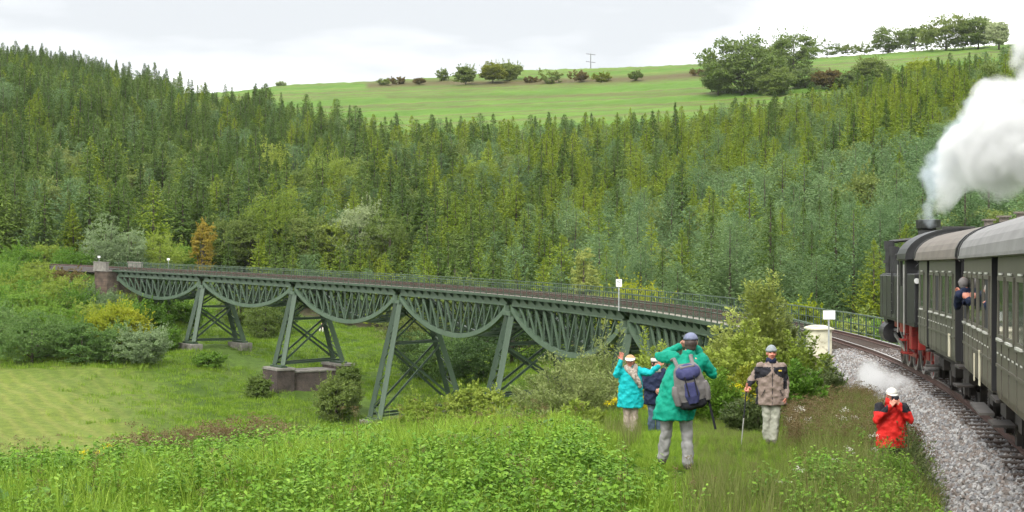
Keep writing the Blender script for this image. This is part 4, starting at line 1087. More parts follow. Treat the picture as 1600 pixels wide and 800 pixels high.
# broadleaved trees and bushes along the valley, behind and in front of the viaduct: column, depth, height, width
valley = [
 (165, 226, -355, 6.0, 'willowpale', 'pale grey-green bush rising behind the far parapet'),
 (205, 229, -362, 5.2, 'willowpale', 'pale bush right beside the far parapet, behind the first span'),
 (110, 224, -385, 8, 'fresh', 'low green bush behind the track left of the far parapet'),
 (30, 232, -380, 9, 'fresh', 'leafy bush behind the line at the left picture edge'),
 (70, 236, -378, 7, 'sapling', 'yellowish bush behind the line, second from the left edge'),
 (250, 234, -371, 8.5, 'sapling', 'yellow-green bush over the first truss span'),
 (285, 240, -385, 5.0, 'fresh', 'green bush left of the orange autumn tree'),
 (317, 238, -343, 4.0, 'yellow', 'slender orange-yellow autumn tree behind the second span'),
 (350, 262, -343, 7, 'broad', 'olive tree right beside the orange autumn tree'),
 (392, 266, -335, 7.5, 'broad', 'olive tree between the orange tree and the tall one'),
 (432, 270, -305, 11, 'sapling', 'tallest yellow-green broadleaved tree behind the third span'),
 (478, 266, -345, 8, 'broad', 'olive tree in front of the dark spruces behind the third span'),
 (512, 268, -345, 8, 'sapling', 'yellow-green tree left of the whitish one'),
 (562, 270, -323, 10.5, 'pale', 'whitish silvery broadleaved tree behind the third span'),
 (610, 264, -352, 8, 'broad', 'olive tree right of the whitish one'),
 (525, 330, 15, 13, 'sapling', 'yellow-green tree crown standing among the spruces above the whitish one'),
 (425, 345, 15, 9, 'sapling', 'olive-yellow crown in the spruces above the tallest broadleaved tree'),
 (745, 330, 14, 9, 'sapling', 'yellowish crown half-way up the wood in the middle'),
 (912, 170, -388, 3.4, 'limepale', 'slender pale lime tree behind the railing left of the kilometre sign'),
 (985, 140, -443, 7, 'lime', 'bright lime bush behind the railing at the kilometre sign'),
 (1265, 88, -462, 3.4, 'lime', 'lime bush behind the far railing left of the white notice'),
 (1330, 90, -497, 2.2, 'limepale', 'pale yellow bush behind the far railing right of the white notice'),
 (1385, 92, -492, 6, 'fresh', 'green bush behind the far railing beside the locomotive'),
 (1310, 96, -486, 6, 'broad', 'olive bush behind the far railing'),
 # bank under the far abutment
 (-30, 172, 6.6, 9.0, 'willow', 'large dark willow bush cut by the left edge above the meadow'),
 (50, 168, 5.8, 8.2, 'willow', 'large round dark green bush on the meadow edge'),
 (128, 168, 4.4, 5.4, 'willow', 'grey-green bush on the meadow edge, second from the left'),
 (175, 168, 4.6, 5.2, 'willow', 'grey-green bush on the meadow edge, third from the left'),
 (228, 167, 5.0, 6.0, 'willowpale', 'silvery willow bush at the right end of the meadow edge'),
 (100, 178, 5.0, 6.5, 'fresh', 'green bush above the meadow-edge willows'),
 (165, 178, 5.6, 6.0, 'lime', 'bright yellow-green bush above the silvery willows'),
 (205, 180, 5.4, 5.2, 'lime', 'lime bush under the brick abutment, right of the brightest one'),
 (20, 184, 5.6, 7.5, 'fresh', 'green bush on the bank near the left edge'),
 (70, 188, 5.6, 7.0, 'sapling', 'yellowish bush in the middle of the bank'),
 (125, 190, 5.8, 6.6, 'fresh', 'green bush below the brick abutment'),
 (0, 198, 5.0, 8.0, 'sapling', 'yellowish bush high on the bank at the left edge'),
 (48, 202, 4.6, 7.0, 'sapling', 'olive-yellow bush high on the bank, second from the edge'),
 (95, 203, 4.0, 6.0, 'brownleaf', 'brownish bush high on the bank below the far track'),
 (130, 199, 4.4, 5.0, 'willowpale', 'pale bush touching the brick abutment'),
 (190, 196, 4.6, 5.4, 'broad', 'dark bush at the foot of the far abutment'),
 (222, 207, 7.0, 6.5, 'darkleaf', 'dark green bush beneath the first truss span'),
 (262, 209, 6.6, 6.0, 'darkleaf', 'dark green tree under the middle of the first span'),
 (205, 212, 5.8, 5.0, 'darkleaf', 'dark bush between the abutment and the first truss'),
 (290, 205, 3.6, 5.0, 'fresh', 'green bush left of the first pier'),
 (-10, 176, 5.4, 8.0, 'willow', 'grey-green bush behind the leftmost willow'),
 (85, 172, 4.6, 6.5, 'willow', 'dark bush between the first two meadow-edge bushes'),
 (60, 179, 5.0, 7.0, 'fresh', 'bright green bush above the largest round bush'),
 (135, 183, 5.4, 7.0, 'sapling', 'yellowish bush on the bank above the third willow'),
 (190, 186, 5.4, 6.0, 'fresh', 'fresh green bush under the brick abutment'),
 (235, 190, 4.8, 6.0, 'fresh', 'green bush below the first truss, left'),
 (40, 193, 5.2, 8.0, 'fresh', 'green bush in the upper half of the bank'),
 (90, 196, 5.0, 7.5, 'sapling', 'yellow-green bush in the upper half of the bank'),
 (160, 192, 5.0, 6.0, 'willowpale', 'pale bush in front of the brick abutment'),
 (18, 213, -404, 7.0, 'fresh', 'green bush reaching over the far track at the left edge'),
 (62, 214, -406, 6.0, 'sapling', 'yellowish bush reaching over the far track'),
 (-30, 213, -402, 7.0, 'sapling', 'bush over the far track cut by the left edge'),
 (20, 205, 4.4, 8.0, 'fresh', 'green bush right under the far track'),
 (75, 209, 3.6, 7.5, 'sapling', 'yellowish bush hiding the far ballast'),
 (-40, 206, 5.0, 9.0, 'fresh', 'green bush cut by the left edge on the upper bank'),
 (255, 182, 3.0, 5.0, 'fresh', 'low green bush between the silvery willow and the first pier'),
 (322, 171, 2.0, 4.6, 'fresh', 'low bright green bush in front of the first pier'),
 (415, 205, 5.6, 5.5, 'broad', 'olive bush under the second span'),
 (375, 212, 6.4, 6.0, 'broad', 'olive bush beside the far leg of the first pier'),
 (440, 214, 5.6, 5.6, 'darkleaf', 'dark bush behind the second pier'),
 (404, 160, 2.8, 2.8, 'broad', 'round bush growing against the left end of the brick plinth'),
 (525, 148, 4.6, 4.6, 'broad', 'rounded bush right of the brick plinth'),
 (545, 152, 5.4, 3.0, 'broad', 'taller narrow bush hiding the right end of the plinth'),
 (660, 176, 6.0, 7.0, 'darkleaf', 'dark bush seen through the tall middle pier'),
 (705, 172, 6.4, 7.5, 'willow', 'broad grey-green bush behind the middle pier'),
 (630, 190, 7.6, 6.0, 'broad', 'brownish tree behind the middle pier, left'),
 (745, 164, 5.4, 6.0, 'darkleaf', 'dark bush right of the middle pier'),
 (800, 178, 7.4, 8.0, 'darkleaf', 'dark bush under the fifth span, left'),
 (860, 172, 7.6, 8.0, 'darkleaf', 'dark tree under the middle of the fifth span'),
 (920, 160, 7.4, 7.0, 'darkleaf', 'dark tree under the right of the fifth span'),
 (690, 208, 8.0, 7.5, 'broad', 'olive tree behind the fourth span'),
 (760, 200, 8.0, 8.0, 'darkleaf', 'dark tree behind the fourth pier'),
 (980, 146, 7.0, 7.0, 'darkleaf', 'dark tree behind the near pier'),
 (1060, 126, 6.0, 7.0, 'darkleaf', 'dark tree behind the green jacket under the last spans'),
 (660, 96, 3.2, 3.0, 'sapling', 'yellowish bush in the dip below the middle pier'),
 (745, 104, 2.6, 4.6, 'sapling', 'yellowish scrub at the foot of the fourth pier'),
 (440, 118, 1.4, 3.6, 'broad', 'low olive scrub in the valley below the plinth'),
]
for i, (px, D, h, w, mt, lb) in enumerate(valley):
    if h < 0:
        X_ = (px - 800) / F * D; h = (HZ + h) / F * D - gz(X_, D)
    tree = h > 7
    me = broadleaf(1200 + i, h * 1.05, w * 1.08, 170, 52, .21 if D < 250 else .32, mt, low=.10 if tree else .0, rc=.20, lobes=.5, sprig=110)
    plant('broadleaf_tree' if tree else 'bush', me, px, D, lb, 'tree' if tree else 'bush', parts=('crown', 'trunk') if tree else ('foliage', 'stem'), sink=.1 if tree else .35)

# bushes of the near bank: leaf by leaf: column, depth, height, width, stems, leaves, leaf length, material
near = [
 (838, 31.0, 1.26, 2.18, 26, 225, 0.094, 'limewillow', 0.34, 'low pale willow bush at the left end of the bank thicket'),
 (884, 32.0, 1.93, 2.18, 30, 285, 0.094, 'limewillow', 0.34, 'pale willow bush left of the yellow flowers'),
 (925, 35.0, 2.59, 2.42, 32, 315, 0.100, 'limewillow', 0.34, 'tall pale willow bush left of the turquoise jacket'),
 (962, 38.0, 3.30, 2.18, 30, 315, 0.100, 'limewillow', 0.34, 'pale willow behind the raised hand of the turquoise jacket'),
 (1012, 40.0, 2.97, 2.30, 28, 285, 0.106, 'sapling', 0.52, 'leafy shrub behind the dark blue jacket'),
 (905, 29.0, 0.85, 1.30, 20, 165, 0.088, 'sapling', 0.46, 'low leafy weed clump below the pale willows'),
 (800, 36.0, 1.20, 1.80, 22, 195, 0.094, 'limeweed', 0.46, 'yellow-green weed clump at the lip of the bank'),
 (1190, 45.0, 4.98, 1.72, 21, 495, 0.125, 'limepale', 0.57, 'tallest upright young tree in front of the near railing'),
 (1145, 44.0, 3.96, 1.95, 25, 390, 0.125, 'limepale', 0.57, 'upright young tree left of the tallest, behind the green sleeve'),
 (1222, 46.0, 3.60, 2.07, 25, 345, 0.125, 'limewillow', 0.57, 'young tree between the tallest one and the railing'),
 (1165, 41.0, 3.12, 2.30, 32, 330, 0.125, 'sapling', 0.57, 'leafy bush at the left shoulder of the brown jacket'),
 (1120, 39.0, 2.40, 2.30, 32, 285, 0.125, 'sapling', 0.57, 'leafy bush behind the green jacket elbow'),
 (1250, 44.0, 2.64, 2.53, 32, 285, 0.112, 'sapling', 0.57, 'green bush right of the brown jacket, below the railing'),
 (1160, 33.0, 1.55, 1.30, 20, 225, 0.106, 'limeweed', 0.52, 'bright yellow-green bush at the walking stick'),
 (1118, 32.0, 1.30, 1.50, 24, 225, 0.100, 'fresh', 0.57, 'green bush between the two standing men'),
 (1245, 33.0, 1.50, 1.70, 26, 240, 0.100, 'fresh', 0.57, 'green bush right behind the brown jacket'),
 (1280, 37.0, 1.50, 2.00, 26, 225, 0.100, 'weedy', 0.52, 'olive weeds below the abutment stones'),
 (1175, 30.0, 0.90, 1.40, 22, 165, 0.088, 'weedy', 0.52, 'olive weeds behind the walking stick'),
 (1085, 34.0, 1.30, 1.50, 22, 225, 0.100, 'fresh', 0.57, 'green bush seen between the green jacket and its elbow'),
 (1422, 23.6, 1.47, 0.75, 14, 182, 0.055, 'weedy', .4, 'tall weeds right beside the red jacket'),
 (1436, 22.4, 1.08, 0.80, 14, 154, 0.055, 'weedy', .4, 'weeds between the red jacket and the ballast'),
 (1450, 17.6, 0.60, 0.90, 14, 100, 0.050, 'weedy', .4, 'weeds at the lower edge of the ballast'),
 (1384, 21.2, 0.96, 0.80, 16, 168, 0.055, 'fresh', .5, 'green weeds hiding the legs of the red jacket'),
 (1404, 21.0, 0.78, 0.70, 14, 140, 0.050, 'fresh', .5, 'low green weeds in front of the red jacket'),
 (1430, 27.0, 0.80, 0.90, 16, 70, 0.050, 'rosyweed', .4, 'dry brown docks on the ballast shoulder'),
 (1400, 30.0, 0.75, 1.20, 18, 120, 0.062, 'rosyweed', 0.46, 'dry brown weeds along the white steam'),
 (1350, 31.0, 0.70, 1.50, 20, 120, 0.062, 'rosyweed', 0.46, 'reddish dry weeds left of the white steam'),
 (805, 41.0, 2.00, 2.00, 30, 34, 0.050, 'twiggy', .4, 'grey leafless brush at the lip of the bank'),
 (835, 44.0, 1.98, 2.30, 26, 34, 0.050, 'twiggy', .4, 'grey bare brush beside the leafless one'),
]
for i, (px, D, h, w, ns, nl, lf, mt, asp, lb) in enumerate(near):
    sap = h > 3.1 and w < 2
    me = stemmy(1500 + i, h, w, ns, nl, lf, mt, asp, twig=.16 * h if sap else .34, lean=.35 if sap else .55)
    if sap:
        # pointed outline: a leading stem with short side shoots
        pass
    plant('young_tree' if h > 2.9 else 'bush' if h > .95 else 'weed_clump', me, px, D, lb, 'tree' if h > 2.9 else 'bush' if h > .95 else 'weeds', parts=('foliage', 'stem'), sink=.05)

# ------------------------------------------------------------------ ground cover of the near bank
def bank_points(n, d0, d1, p0, p1, seed):
    r = np.random.default_rng(seed)
    d = np.sqrt(r.uniform(d0 * d0, d1 * d1, n)); p = r.uniform(p0, p1, n)
    x = (p - 800) / F * d
    k = np.min(np.hypot(x[:, None] - TX[None, ::8], d[:, None] - TY[None, ::8]), 1) > 2.45 + .5 * r.random(n)
    return x[k], d[k], r
def cover(name, meshes, n, d0, d1, p0, p1, seed, s0, s1, label, cat, keep=None, tilt=.12, small=None):
    x, d, r = bank_points(n, d0, d1, p0, p1, seed)
    if keep is not None:
        k = keep(x, d, r); x, d = x[k], d[k]
    z = ground(x, d); m = len(x)
    s = r.uniform(s0, s1, m)
    if small is not None: s *= 1 - .72 * np.minimum(1, small(x, d) * 1.6)
    return scatter(name, np.c_[x, d, z], np.c_[r.normal(0, tilt, m), r.normal(0, tilt, m), r.uniform(0, 6.28, m)], s, r.integers(0, len(meshes), m), proto_collection(name + '_member', meshes), label, cat)
GR = [tuft(50 + i, 36, .50, .075, .010, 'grass', .7) for i in range(4)]
def trodden(x, d):
    p = 800 + F * x / d
    return np.clip(1.5 - np.abs(p - 1090) / 135, 0, 1) * np.clip((d - 16.5) / 2, 0, 1) * np.clip((33 - d) / 3, 0, 1)
cover('bank_grass', GR, 34000, 11.5, 34, -60, 1480, 21, .55, 1.25, 'lush green grass covering the near bank', 'grass', small=trodden)
DG = [tuft(70 + i, 22, .62, .07, .007, 'drygrass', .35) for i in range(3)]
cover('dry_grass', DG, 7500, 13, 36, 1080, 1490, 22, .7, 1.45, 'taller straw coloured grass between the people and the ballast', 'grass', small=trodden)
cover('lip_grass', DG, 2600, 22, 33, -60, 1000, 23, .5, 1.0, 'pale grass along the lip of the bank', 'grass', keep=lambda x, d, r: r.random(len(x)) < .5)
NT = [herb(80 + i, .62, 5, .085, 'nettle', .62, .12) for i in range(5)]
def patch(x, d, r):
    v = _vnoise(x * .75 + 3, d * .75, 31)
    p = 800 + F * x / d
    return (trodden(x, d) < .12 + .1 * r.random(len(x))) & (v + .35 * r.normal(0, 1, len(x)) > np.interp(p, [0, 500, 950, 1050, 1250, 1450], [-.05, -.15, -.2, .9, .4, .0]) + np.interp(d, [17, 23, 28], [-.1, .35, 1.2]))
cover('leafy_weeds', NT, 9500, 11.5, 27, -60, 1440, 24, .6, 1.25, 'leafy green weeds spreading through the grass', 'weeds', keep=patch)
DK = [herb(87 + i, .5, 4, .17, 'dock', .5, .14, droop=.5) for i in range(3)]
cover('broad_weeds', DK, 1500, 12, 25, -60, 1430, 33, .6, 1.3, 'broad dark leaves of docks and brambles in the grass', 'weeds', keep=lambda x, d, r: (trodden(x, d) < .1) & (_vnoise(x * .9 + 9, d * .9, 37) > .25))
LG = [tuft(60 + i, 40, .80, .09, .009, 'grass', .95) for i in range(3)]
cover('long_grass', LG, 2600, 12, 27, -60, 1060, 34, .6, 1.15, 'long bent grass in the foreground', 'grass', keep=lambda x, d, r: (trodden(x, d) < .1) & (_vnoise(x * .6 + 2, d * .6, 38) > .1))
ST = [herb(95 + i, .95, 2, .04, 'brownweed', .4, .08, leafy=.5, head='brownweed', headsize=.03, nhead=26) for i in range(3)]
cover('dry_stalks', ST, 260, 14, 27, -40, 1460, 25, .6, 1.15, 'thin brown seed stalks standing in the grass', 'weeds', keep=lambda x, d, r: trodden(x, d) < .15)
BW = [herb(130 + i, .8, 6, .055, 'brownweed', .45, .16, leafy=.8, head='brownweed', headsize=.05, nhead=30) for i in range(3)]
cover('brown_scrub', BW, 380, 23, 27, 170, 470, 26, .6, 1.2, 'reddish brown withered docks at the lip of the bank', 'weeds', keep=lambda x, d, r: np.abs(800 + F * x / d - 300) + 60 * np.abs(r.normal(0, 1, len(x))) < 150)
cover('brown_bank_scrub', BW, 800, 24, 42, 1230, 1400, 27, .5, 1.0, 'reddish withered weeds beside the ballast', 'weeds', keep=lambda x, d, r: r.random(len(x)) < .6)
WF = [herb(150 + i, .9, 2, .05, 'weedy', .4, .05, leafy=.5, head='umbel', headsize=.045, nhead=30) for i in range(2)]
cover('white_umbels', WF, 10, 16, 27, 1230, 1440, 28, .7, 1.1, 'white flower umbels between the red jacket and the track', 'flowers')
YF = [herb(160 + i, 1.0, 7, .06, 'fresh', .35, .12, head='petal', headsize=.06, nhead=60) for i in range(2)]
for i, (px, D, s_, lb) in enumerate(((968, 30.5, .95, 'yellow ragwort left of the turquoise jacket'), (1003, 30.2, .8, 'yellow ragwort at the knees of the turquoise jacket'), (868, 27.0, .5, 'small yellow ragwort below the pale willows'),
                                  (148, 19.5, .62, 'yellow ragwort in the left foreground grass'), (690, 27.5, .4, 'tiny yellow ragwort at the lip of the bank'), (1170, 31.2, .9, 'yellow flowers in front of the bright bush by the walking stick'))):
    plant('ragwort', (YF[i % 2],), px, D, lb, 'flowers', s=s_, parts=('flower_stems',))
# meadow texture beyond the bank and rough grass in the valley
MG = [tuft(170 + i, 26, .5, .28, .035, 'grass', .5) for i in range(3)]
def valley_keep(x, d, r):
    p = 800 + F * x / d
    return (forest_mask(x, d) == False) & ((p > 260 + 80 * r.normal(0, 1, len(x))) | (d < 104) | ((d > 163) & (p < 330))) & (np.hypot(x, d) > 34)
cover('valley_grass', MG, 26000, 60, 232, -60, 1200, 29, .5, 1.3, 'rough grass of the valley under the viaduct', 'grass', keep=valley_keep)
HB = [herb(180 + i, 1.0, 7, .22, 'weedmid', .6, .35) for i in range(3)]

cover('valley_weeds', HB, 1500, 60, 226, -60, 1150, 30, .5, 1.3, 'tall weeds scattered through the valley', 'weeds', keep=lambda x, d, r: valley_keep(x, d, r) & (_vnoise(x * .12, d * .12, 9) > .25) & (800 + F * x / d > 330))
# ballast stones
SM = [surf('ballast_stone_%s' % c, a, b_, .9, scale=14) for c, a, b_ in (('grey', (.14, .139, .14), (.25, .248, .25)), ('brown', (.14, .118, .103), (.235, .205, .185)), ('pale', (.25, .247, .242), (.38, .375, .365)))]
def stone(seed, mat):
    r = np.random.default_rng(seed); bm = bmesh.new(); bmesh.ops.create_icosphere(bm, subdivisions=1, radius=.036)
    for v in bm.verts: v.co = Vector((v.co.x * 1.25, v.co.y, v.co.z * .75)) * r.uniform(.65, 1.3)
    me = bpy.data.meshes.new('ballast_stone'); bm.to_mesh(me); bm.free(); me.materials.append(mat); return me
STN = [stone(500 + i, SM[i % 3]) for i in range(9)]
def ballast_points(n, s0, s1, seed):
    r = np.random.default_rng(seed); P = []
    s = r.uniform(s0, s1, n); o = r.uniform(-3.0, 1.5, n)
    prof = [(-3.2, RAIL_UP - .98), (-2.75, RAIL_UP - .96), (-1.55, ZB - .02), (1.55, ZB - .02)]
    x = np.interp(s, TS, TX); y = np.interp(s, TS, TY); a = np.arctan2(np.interp(s + .4, TS, TX) - np.interp(s - .4, TS, TX), np.interp(s + .4, TS, TY) - np.interp(s - .4, TS, TY))
    z = zwalk(s) + np.interp(o, [q[0] for q in prof], [q[1] for q in prof])
    X = x + o * np.cos(a); Y = y - o * np.sin(a)
    g = ground(X, Y)
    z = np.maximum(z, g) + .005
    keep = (o > -2.55) | (r.random(n) < .4)
    return np.c_[X, Y, z][keep], r
bp_, r_ = ballast_points(34000, -46, -1, 41)
m_ = len(bp_)
scatter('ballast_stones', bp_, r_.uniform(0, 6.28, (m_, 3)), r_.uniform(.6, 1.5, m_), r_.integers(0, 9, m_), proto_collection('ballast_stone_member', STN), 'grey and brown crushed stone ballast beside the train', 'gravel')
# ------------------------------------------------------------------ the train
MAT['olive'] = surf('coach_olive', (0.061, 0.061, 0.044), (0.095, 0.092, 0.068), .5, scale=1.2, rust=(0.165, 0.143, 0.110), rust_amt=.66, rscale=1.5, streak=True)
MAT['olive2'] = surf('coach_olive_brown', (0.073, 0.067, 0.050), (0.110, 0.101, 0.078), .5, scale=1.2, rust=(0.187, 0.160, 0.122), rust_amt=.66, rscale=1.5, streak=True)
MAT['roof1'] = surf('roof_brown_grey', (0.120, 0.104, 0.086), (0.175, 0.152, 0.128), .7, scale=1.6)
MAT['roof2'] = surf('roof_grey', (0.15, 0.147, 0.142), (0.215, 0.21, 0.204), .65, scale=1.6)
MAT['black'] = surf('loco_black', (0.008, 0.008, 0.009), (0.020, 0.020, 0.020), .45, scale=3)
MAT['tank'] = surf('tank_grey_black', (0.020, 0.021, 0.018), (0.035, 0.036, 0.031), .42, scale=1.4, rust=(0.020, 0.020, 0.020), rust_amt=.62, streak=True)
MAT['red'] = surf('wheel_red', (0.20, 0.014, 0.010), (0.29, 0.022, 0.015), .5, scale=3, rust=(.07, .02, .015), rust_amt=.56)
MAT['steel'] = surf('bright_steel', (0.30, 0.29, 0.28), (0.45, 0.44, 0.42), .35, metal=.6, scale=5)
MAT['grime'] = surf('underframe_grime', (0.020, 0.018, 0.016), (0.05, 0.042, 0.035), .85, scale=4)
MAT['dark'] = surf('gangway_and_shade_dark', (0.010, 0.010, 0.011), (0.016, 0.016, 0.017), .8, scale=2)  # near-black of the gangways; also paints the shade of recesses, ends, open windows
MAT['trim'] = surf('pale_trim', (0.40, 0.40, 0.36), (0.55, 0.55, 0.50), .5, scale=4)
MAT['cream'] = surf('cream_plate', (0.50, 0.46, 0.33), (0.60, 0.56, 0.42), .6, scale=4)
MAT['white'] = surf('white_paint', (0.68, 0.68, 0.66), (0.78, 0.78, 0.77), .5, scale=3)
MAT['galv'] = surf('galvanised_post', (0.26, 0.28, 0.28), (0.36, 0.38, 0.38), .5, scale=5)
def glass_mat():
    m, n, l, out = new_mat('window_glass')
    b = n.new('ShaderNodeBsdfPrincipled'); l.new(b.outputs[0], out.inputs[0])
    b.inputs['Base Color'].default_value = (.028, .031, .028, 1); b.inputs['Roughness'].default_value = .06; b.inputs['Specular IOR Level'].default_value = .6
    return m
MAT['glass'] = glass_mat()

def vehicle_frame(s0, s1):
    a, c = T(s0, 0, RAIL_UP), T(s1, 0, RAIL_UP)
    m = (a + c) / 2; y = (c - a).normalized(); x = y.cross(Vector((0, 0, 1))).normalized(); z = x.cross(y)
    M = Matrix.Identity(4)
    for i in range(3): M[i][0], M[i][1], M[i][2], M[i][3] = x[i], y[i], z[i], m[i]
    return M, (c - a).length

def wheel(parent, M, x, y, r, mat, spokes=True, name='wheel'):
    sg = 1 if x > 0 else -1
    A = M @ Matrix.Translation((x, y, r)) @ Matrix.Rotation(R(90), 4, 'Y')
    w = empty(name, parent=parent, M=A)
    b = MB(); n = 28
    def ring(r0, r1, z0, z1):
        prof = [(r0, z0), (r1, z0), (r1, z1), (r0, z1)]
        b.loft([[(q * math.cos(t), q * math.sin(t), z) for q, z in prof] for t in [2 * math.pi * i / n for i in range(n)] + [0]], caps=False)
    ring(r * .88, r, -.07, .07); ring(r, r + .03, -.07 * sg, -.045 * sg)
    b.build('tyre', [MAT['steel'] if mat is MAT['red'] else MAT['grime']], w, A)
    b = MB()
    b.tube((0, 0, -.09), (0, 0, .09), r * .22, n=14)
    if spokes:
        for i in range(12):
            t = 2 * math.pi * i / 12; b.bar((math.cos(t) * r * .15, math.sin(t) * r * .15, 0), (math.cos(t) * r * .9, math.sin(t) * r * .9, 0), .05, .05)
    else: b.tube((0, 0, -.025), (0, 0, .025), r * .9, n=20)
    b.build('wheel_centre', [mat], w, A)

def coach(name, label, s0, s1, mbody, mroof, recess, plates, win_skip=()):
    M, L = vehicle_frame(s0, s1); L = (s1 - s0) * .995
    t = tag(empty(name, M=M), label, 'railway coach', 'coaches of the steam train')
    hw, zb, ze, zr = 1.44, 1.10, 3.36, 4.12
    h2 = L / 2
    cuts = sorted(recess)
    edges = [-h2]
    for a, c in cuts: edges += [a, c]
    edges.append(h2)
    def sec(y, w): return [(-w, y, zb + .12), (-w + .03, y, zb), (w - .03, y, zb), (w, y, zb + .12), (w, y, 1.95), (w - .02, y, ze), (-w + .02, y, ze), (-w, y, 1.95)]
    for i in range(0, len(edges) - 1):
        if edges[i + 1] - edges[i] < .05: continue
        rc = i % 2 == 1
        b = MB(); w = hw if not rc else .98
        y0, y1 = edges[i], edges[i + 1]
        if rc: y0, y1 = y0 - .01, y1 + .01
        b.loft([sec(y0, w), sec(y1, w)])
        part = b.build('vestibule' if rc else 'body', [MAT['dark'] if rc else mbody], t, M)  # recess walls coloured near-black to stand for the shade inside
        if rc:
            for sg in (-1, 1):
                b = MB(); b.tube((sg * 1.36, y0 + .12, zb + .25), (sg * 1.36, y0 + .12, 2.75), .024, n=8); b.build('handrail', [MAT['trim']], part, M)
                b = MB(); b.box((sg * 1.21, y1 - .03, (zb + ze) / 2), (.44, .03, ze - zb - .06)); b.build('shade_panel', [MAT['dark']], part, M)  # added dark sheet over the recess end face, shade put into its colour
                b = MB(); b.box((sg * 1.20, (y0 + y1) / 2, zb - .06), (.5, (y1 - y0) - .04, .05)); b.box((sg * 1.32, (y0 + y1) / 2, zb - .45), (.34, (y1 - y0) - .1, .04)); b.build('step', [MAT['grime']], part, M)
        else:
            # windows and cover strips
            n = max(1, int((y1 - y0 - .3) / 1.02)); pitch = (y1 - y0 - .2) / n
            for k in range(n):
                yc = y0 + .1 + pitch * (k + .5)
                if pitch < .5: continue
                for sg in (-1, 1):
                    ww = min(.80, pitch - .18)
                    b = MB()
                    for (dy, dz, sy, sz) in ((0, .44, ww + .1, .06), (0, -.44, ww + .1, .06), (-ww / 2, 0, .05, .86), (ww / 2, 0, .05, .86)):
                        b.box((sg * (hw + .003), yc + dy, 2.52 + dz), (.035, sy, sz))
                    wd = b.build('window', [mbody], t, M)
                    b = MB(); b.box((sg * (hw - .004), yc, 2.52), (.02, ww - .02, .84))
                    opened = (i, k) in win_skip
                    b.build('pane', [MAT['dark'] if opened else MAT['glass']], wd, M)
                    b = MB(); b.box((sg * (hw + .028), yc, 2.04), (.05, ww * .8, .035)); b.build('sill', [MAT['trim']], wd, M)
                    b = MB(); b.box((sg * (hw + .016), yc, 3.03), (.025, ww * .5, .03)); b.build('trim', [MAT['trim']], wd, M)
            b = MB()
            for zz in (1.62, 2.0):
                for sg in (-1, 1): b.box((sg * (hw + .008), (y0 + y1) / 2, zz), (.016, y1 - y0 - .02, .045))
            k = y0 + .5
            while k < y1:
                for sg in (-1, 1): b.box((sg * (hw + .006), k, 1.56), (.012, .04, .82))
                k += 1.02
            b.build('cover_strip', [mbody], t, M)
            b = MB(); k = y0 + .3
            while k < y1 - .2:
                for sg in (-1, 1): b.box((sg * (hw + .02), k, 1.82), (.008, .22, .022))
                k += .52
            b.build('lettering_strip', [MAT['trim']], t, M)
    # roof: barrel with overhang, gutter and dark end rims
    arc = [(math.sin(a) * 1.53, ze - .02 + math.cos(a) ** .85 * (zr - ze)) for a in np.linspace(-math.pi / 2, math.pi / 2, 19)]
    b = MB(); b.loft([[(x, y, z) for x, z in arc] + [(x * .96, y, z - .05) for x, z in arc[::-1]] for y in (-h2 - .05, h2 + .05)])
    rf = b.build('roof', [mroof], t, M, smooth=False)
    for y in (-h2 - .06, h2 + .06):
        b = MB(); b.loft([[(x * 1.012, y + d, z + .018) for x, z in arc] + [(x * .94, y + d, z - .09) for x, z in arc[::-1]] for d in (-.07, .07)]); b.build('roof_rim', [MAT['black']], rf, M)
    for y in np.arange(-h2 + 1.3, h2 - .8, 2.4):
        b = MB(); b.tube((0, y, zr - .02), (0, y, zr + .16), .11, n=12); b.tube((0, y, zr + .16), (0, y, zr + .2), .17, n=12); b.build('ventilator', [mroof], rf, M)
    for sg in (-1, 1):
        b = MB(); b.box((sg * 1.52, 0, ze - .03), (.05, L + .08, .05)); b.build('gutter', [mroof], rf, M)
    # ends, underframe and running gear
    b = MB()
    for y in (-h2 - .18, h2 + .18):
        b = MB(); b.box((0, y, 2.25), (1.1, .36, 2.1)); b.build('gangway', [MAT['dark']], t, M)
        b = MB(); b.box((0, y * (h2 + .012) / (h2 + .18), 2.24), (2.82, .02, 2.2)); b.build('end_shade_panel', [MAT['dark']], t, M)  # dark sheet over the coach end, painting the shade of the gap
    b = MB()
    for sg in (-1, 1): b.box((sg * 1.05, 0, .98), (.12, L - .1, .24))
    for y in (-h2 + .05, h2 - .05): b.box((0, y, 1.0), (2.5, .14, .26))
    for y in np.arange(-h2 + 1.6, h2 - 1, 2.3): b.box((-.9, y, .74), (.42, .9, .34)); b.box((.9, y + .4, .72), (.42, .7, .4))
    b.box((0, 0, .72), (.9, L * .7, .2))
    b.build('underframe', [MAT['grime']], t, M)
    for sg in (-1, 1):
        b = MB(); b.box((sg * 1.3, L * .3, .52), (.26, L * .16, .045)); b.build('footboard', [MAT['trim2']], t, M)
    for y in (-h2 + 1.9, 0, h2 - 1.9):
        for sg in (-1, 1):
            wheel(t, M, sg * .76, y, .48, MAT['grime'], False)
            b = MB(); b.box((sg * 1.0, y, .5), (.24, .3, .34)); b.box((sg * 1.0, y, .76), (.1, 1.3, .07)); b.box((sg * 1.0, y, .70), (.1, .9, .05)); b.bar((sg * 1.02, y - .16, .3), (sg * 1.02, y - .3, .95), .05, .05); b.bar((sg * 1.02, y + .16, .3), (sg * 1.02, y + .3, .95), .05, .05)
            b.build('axle_box', [MAT['grime']], t, M)
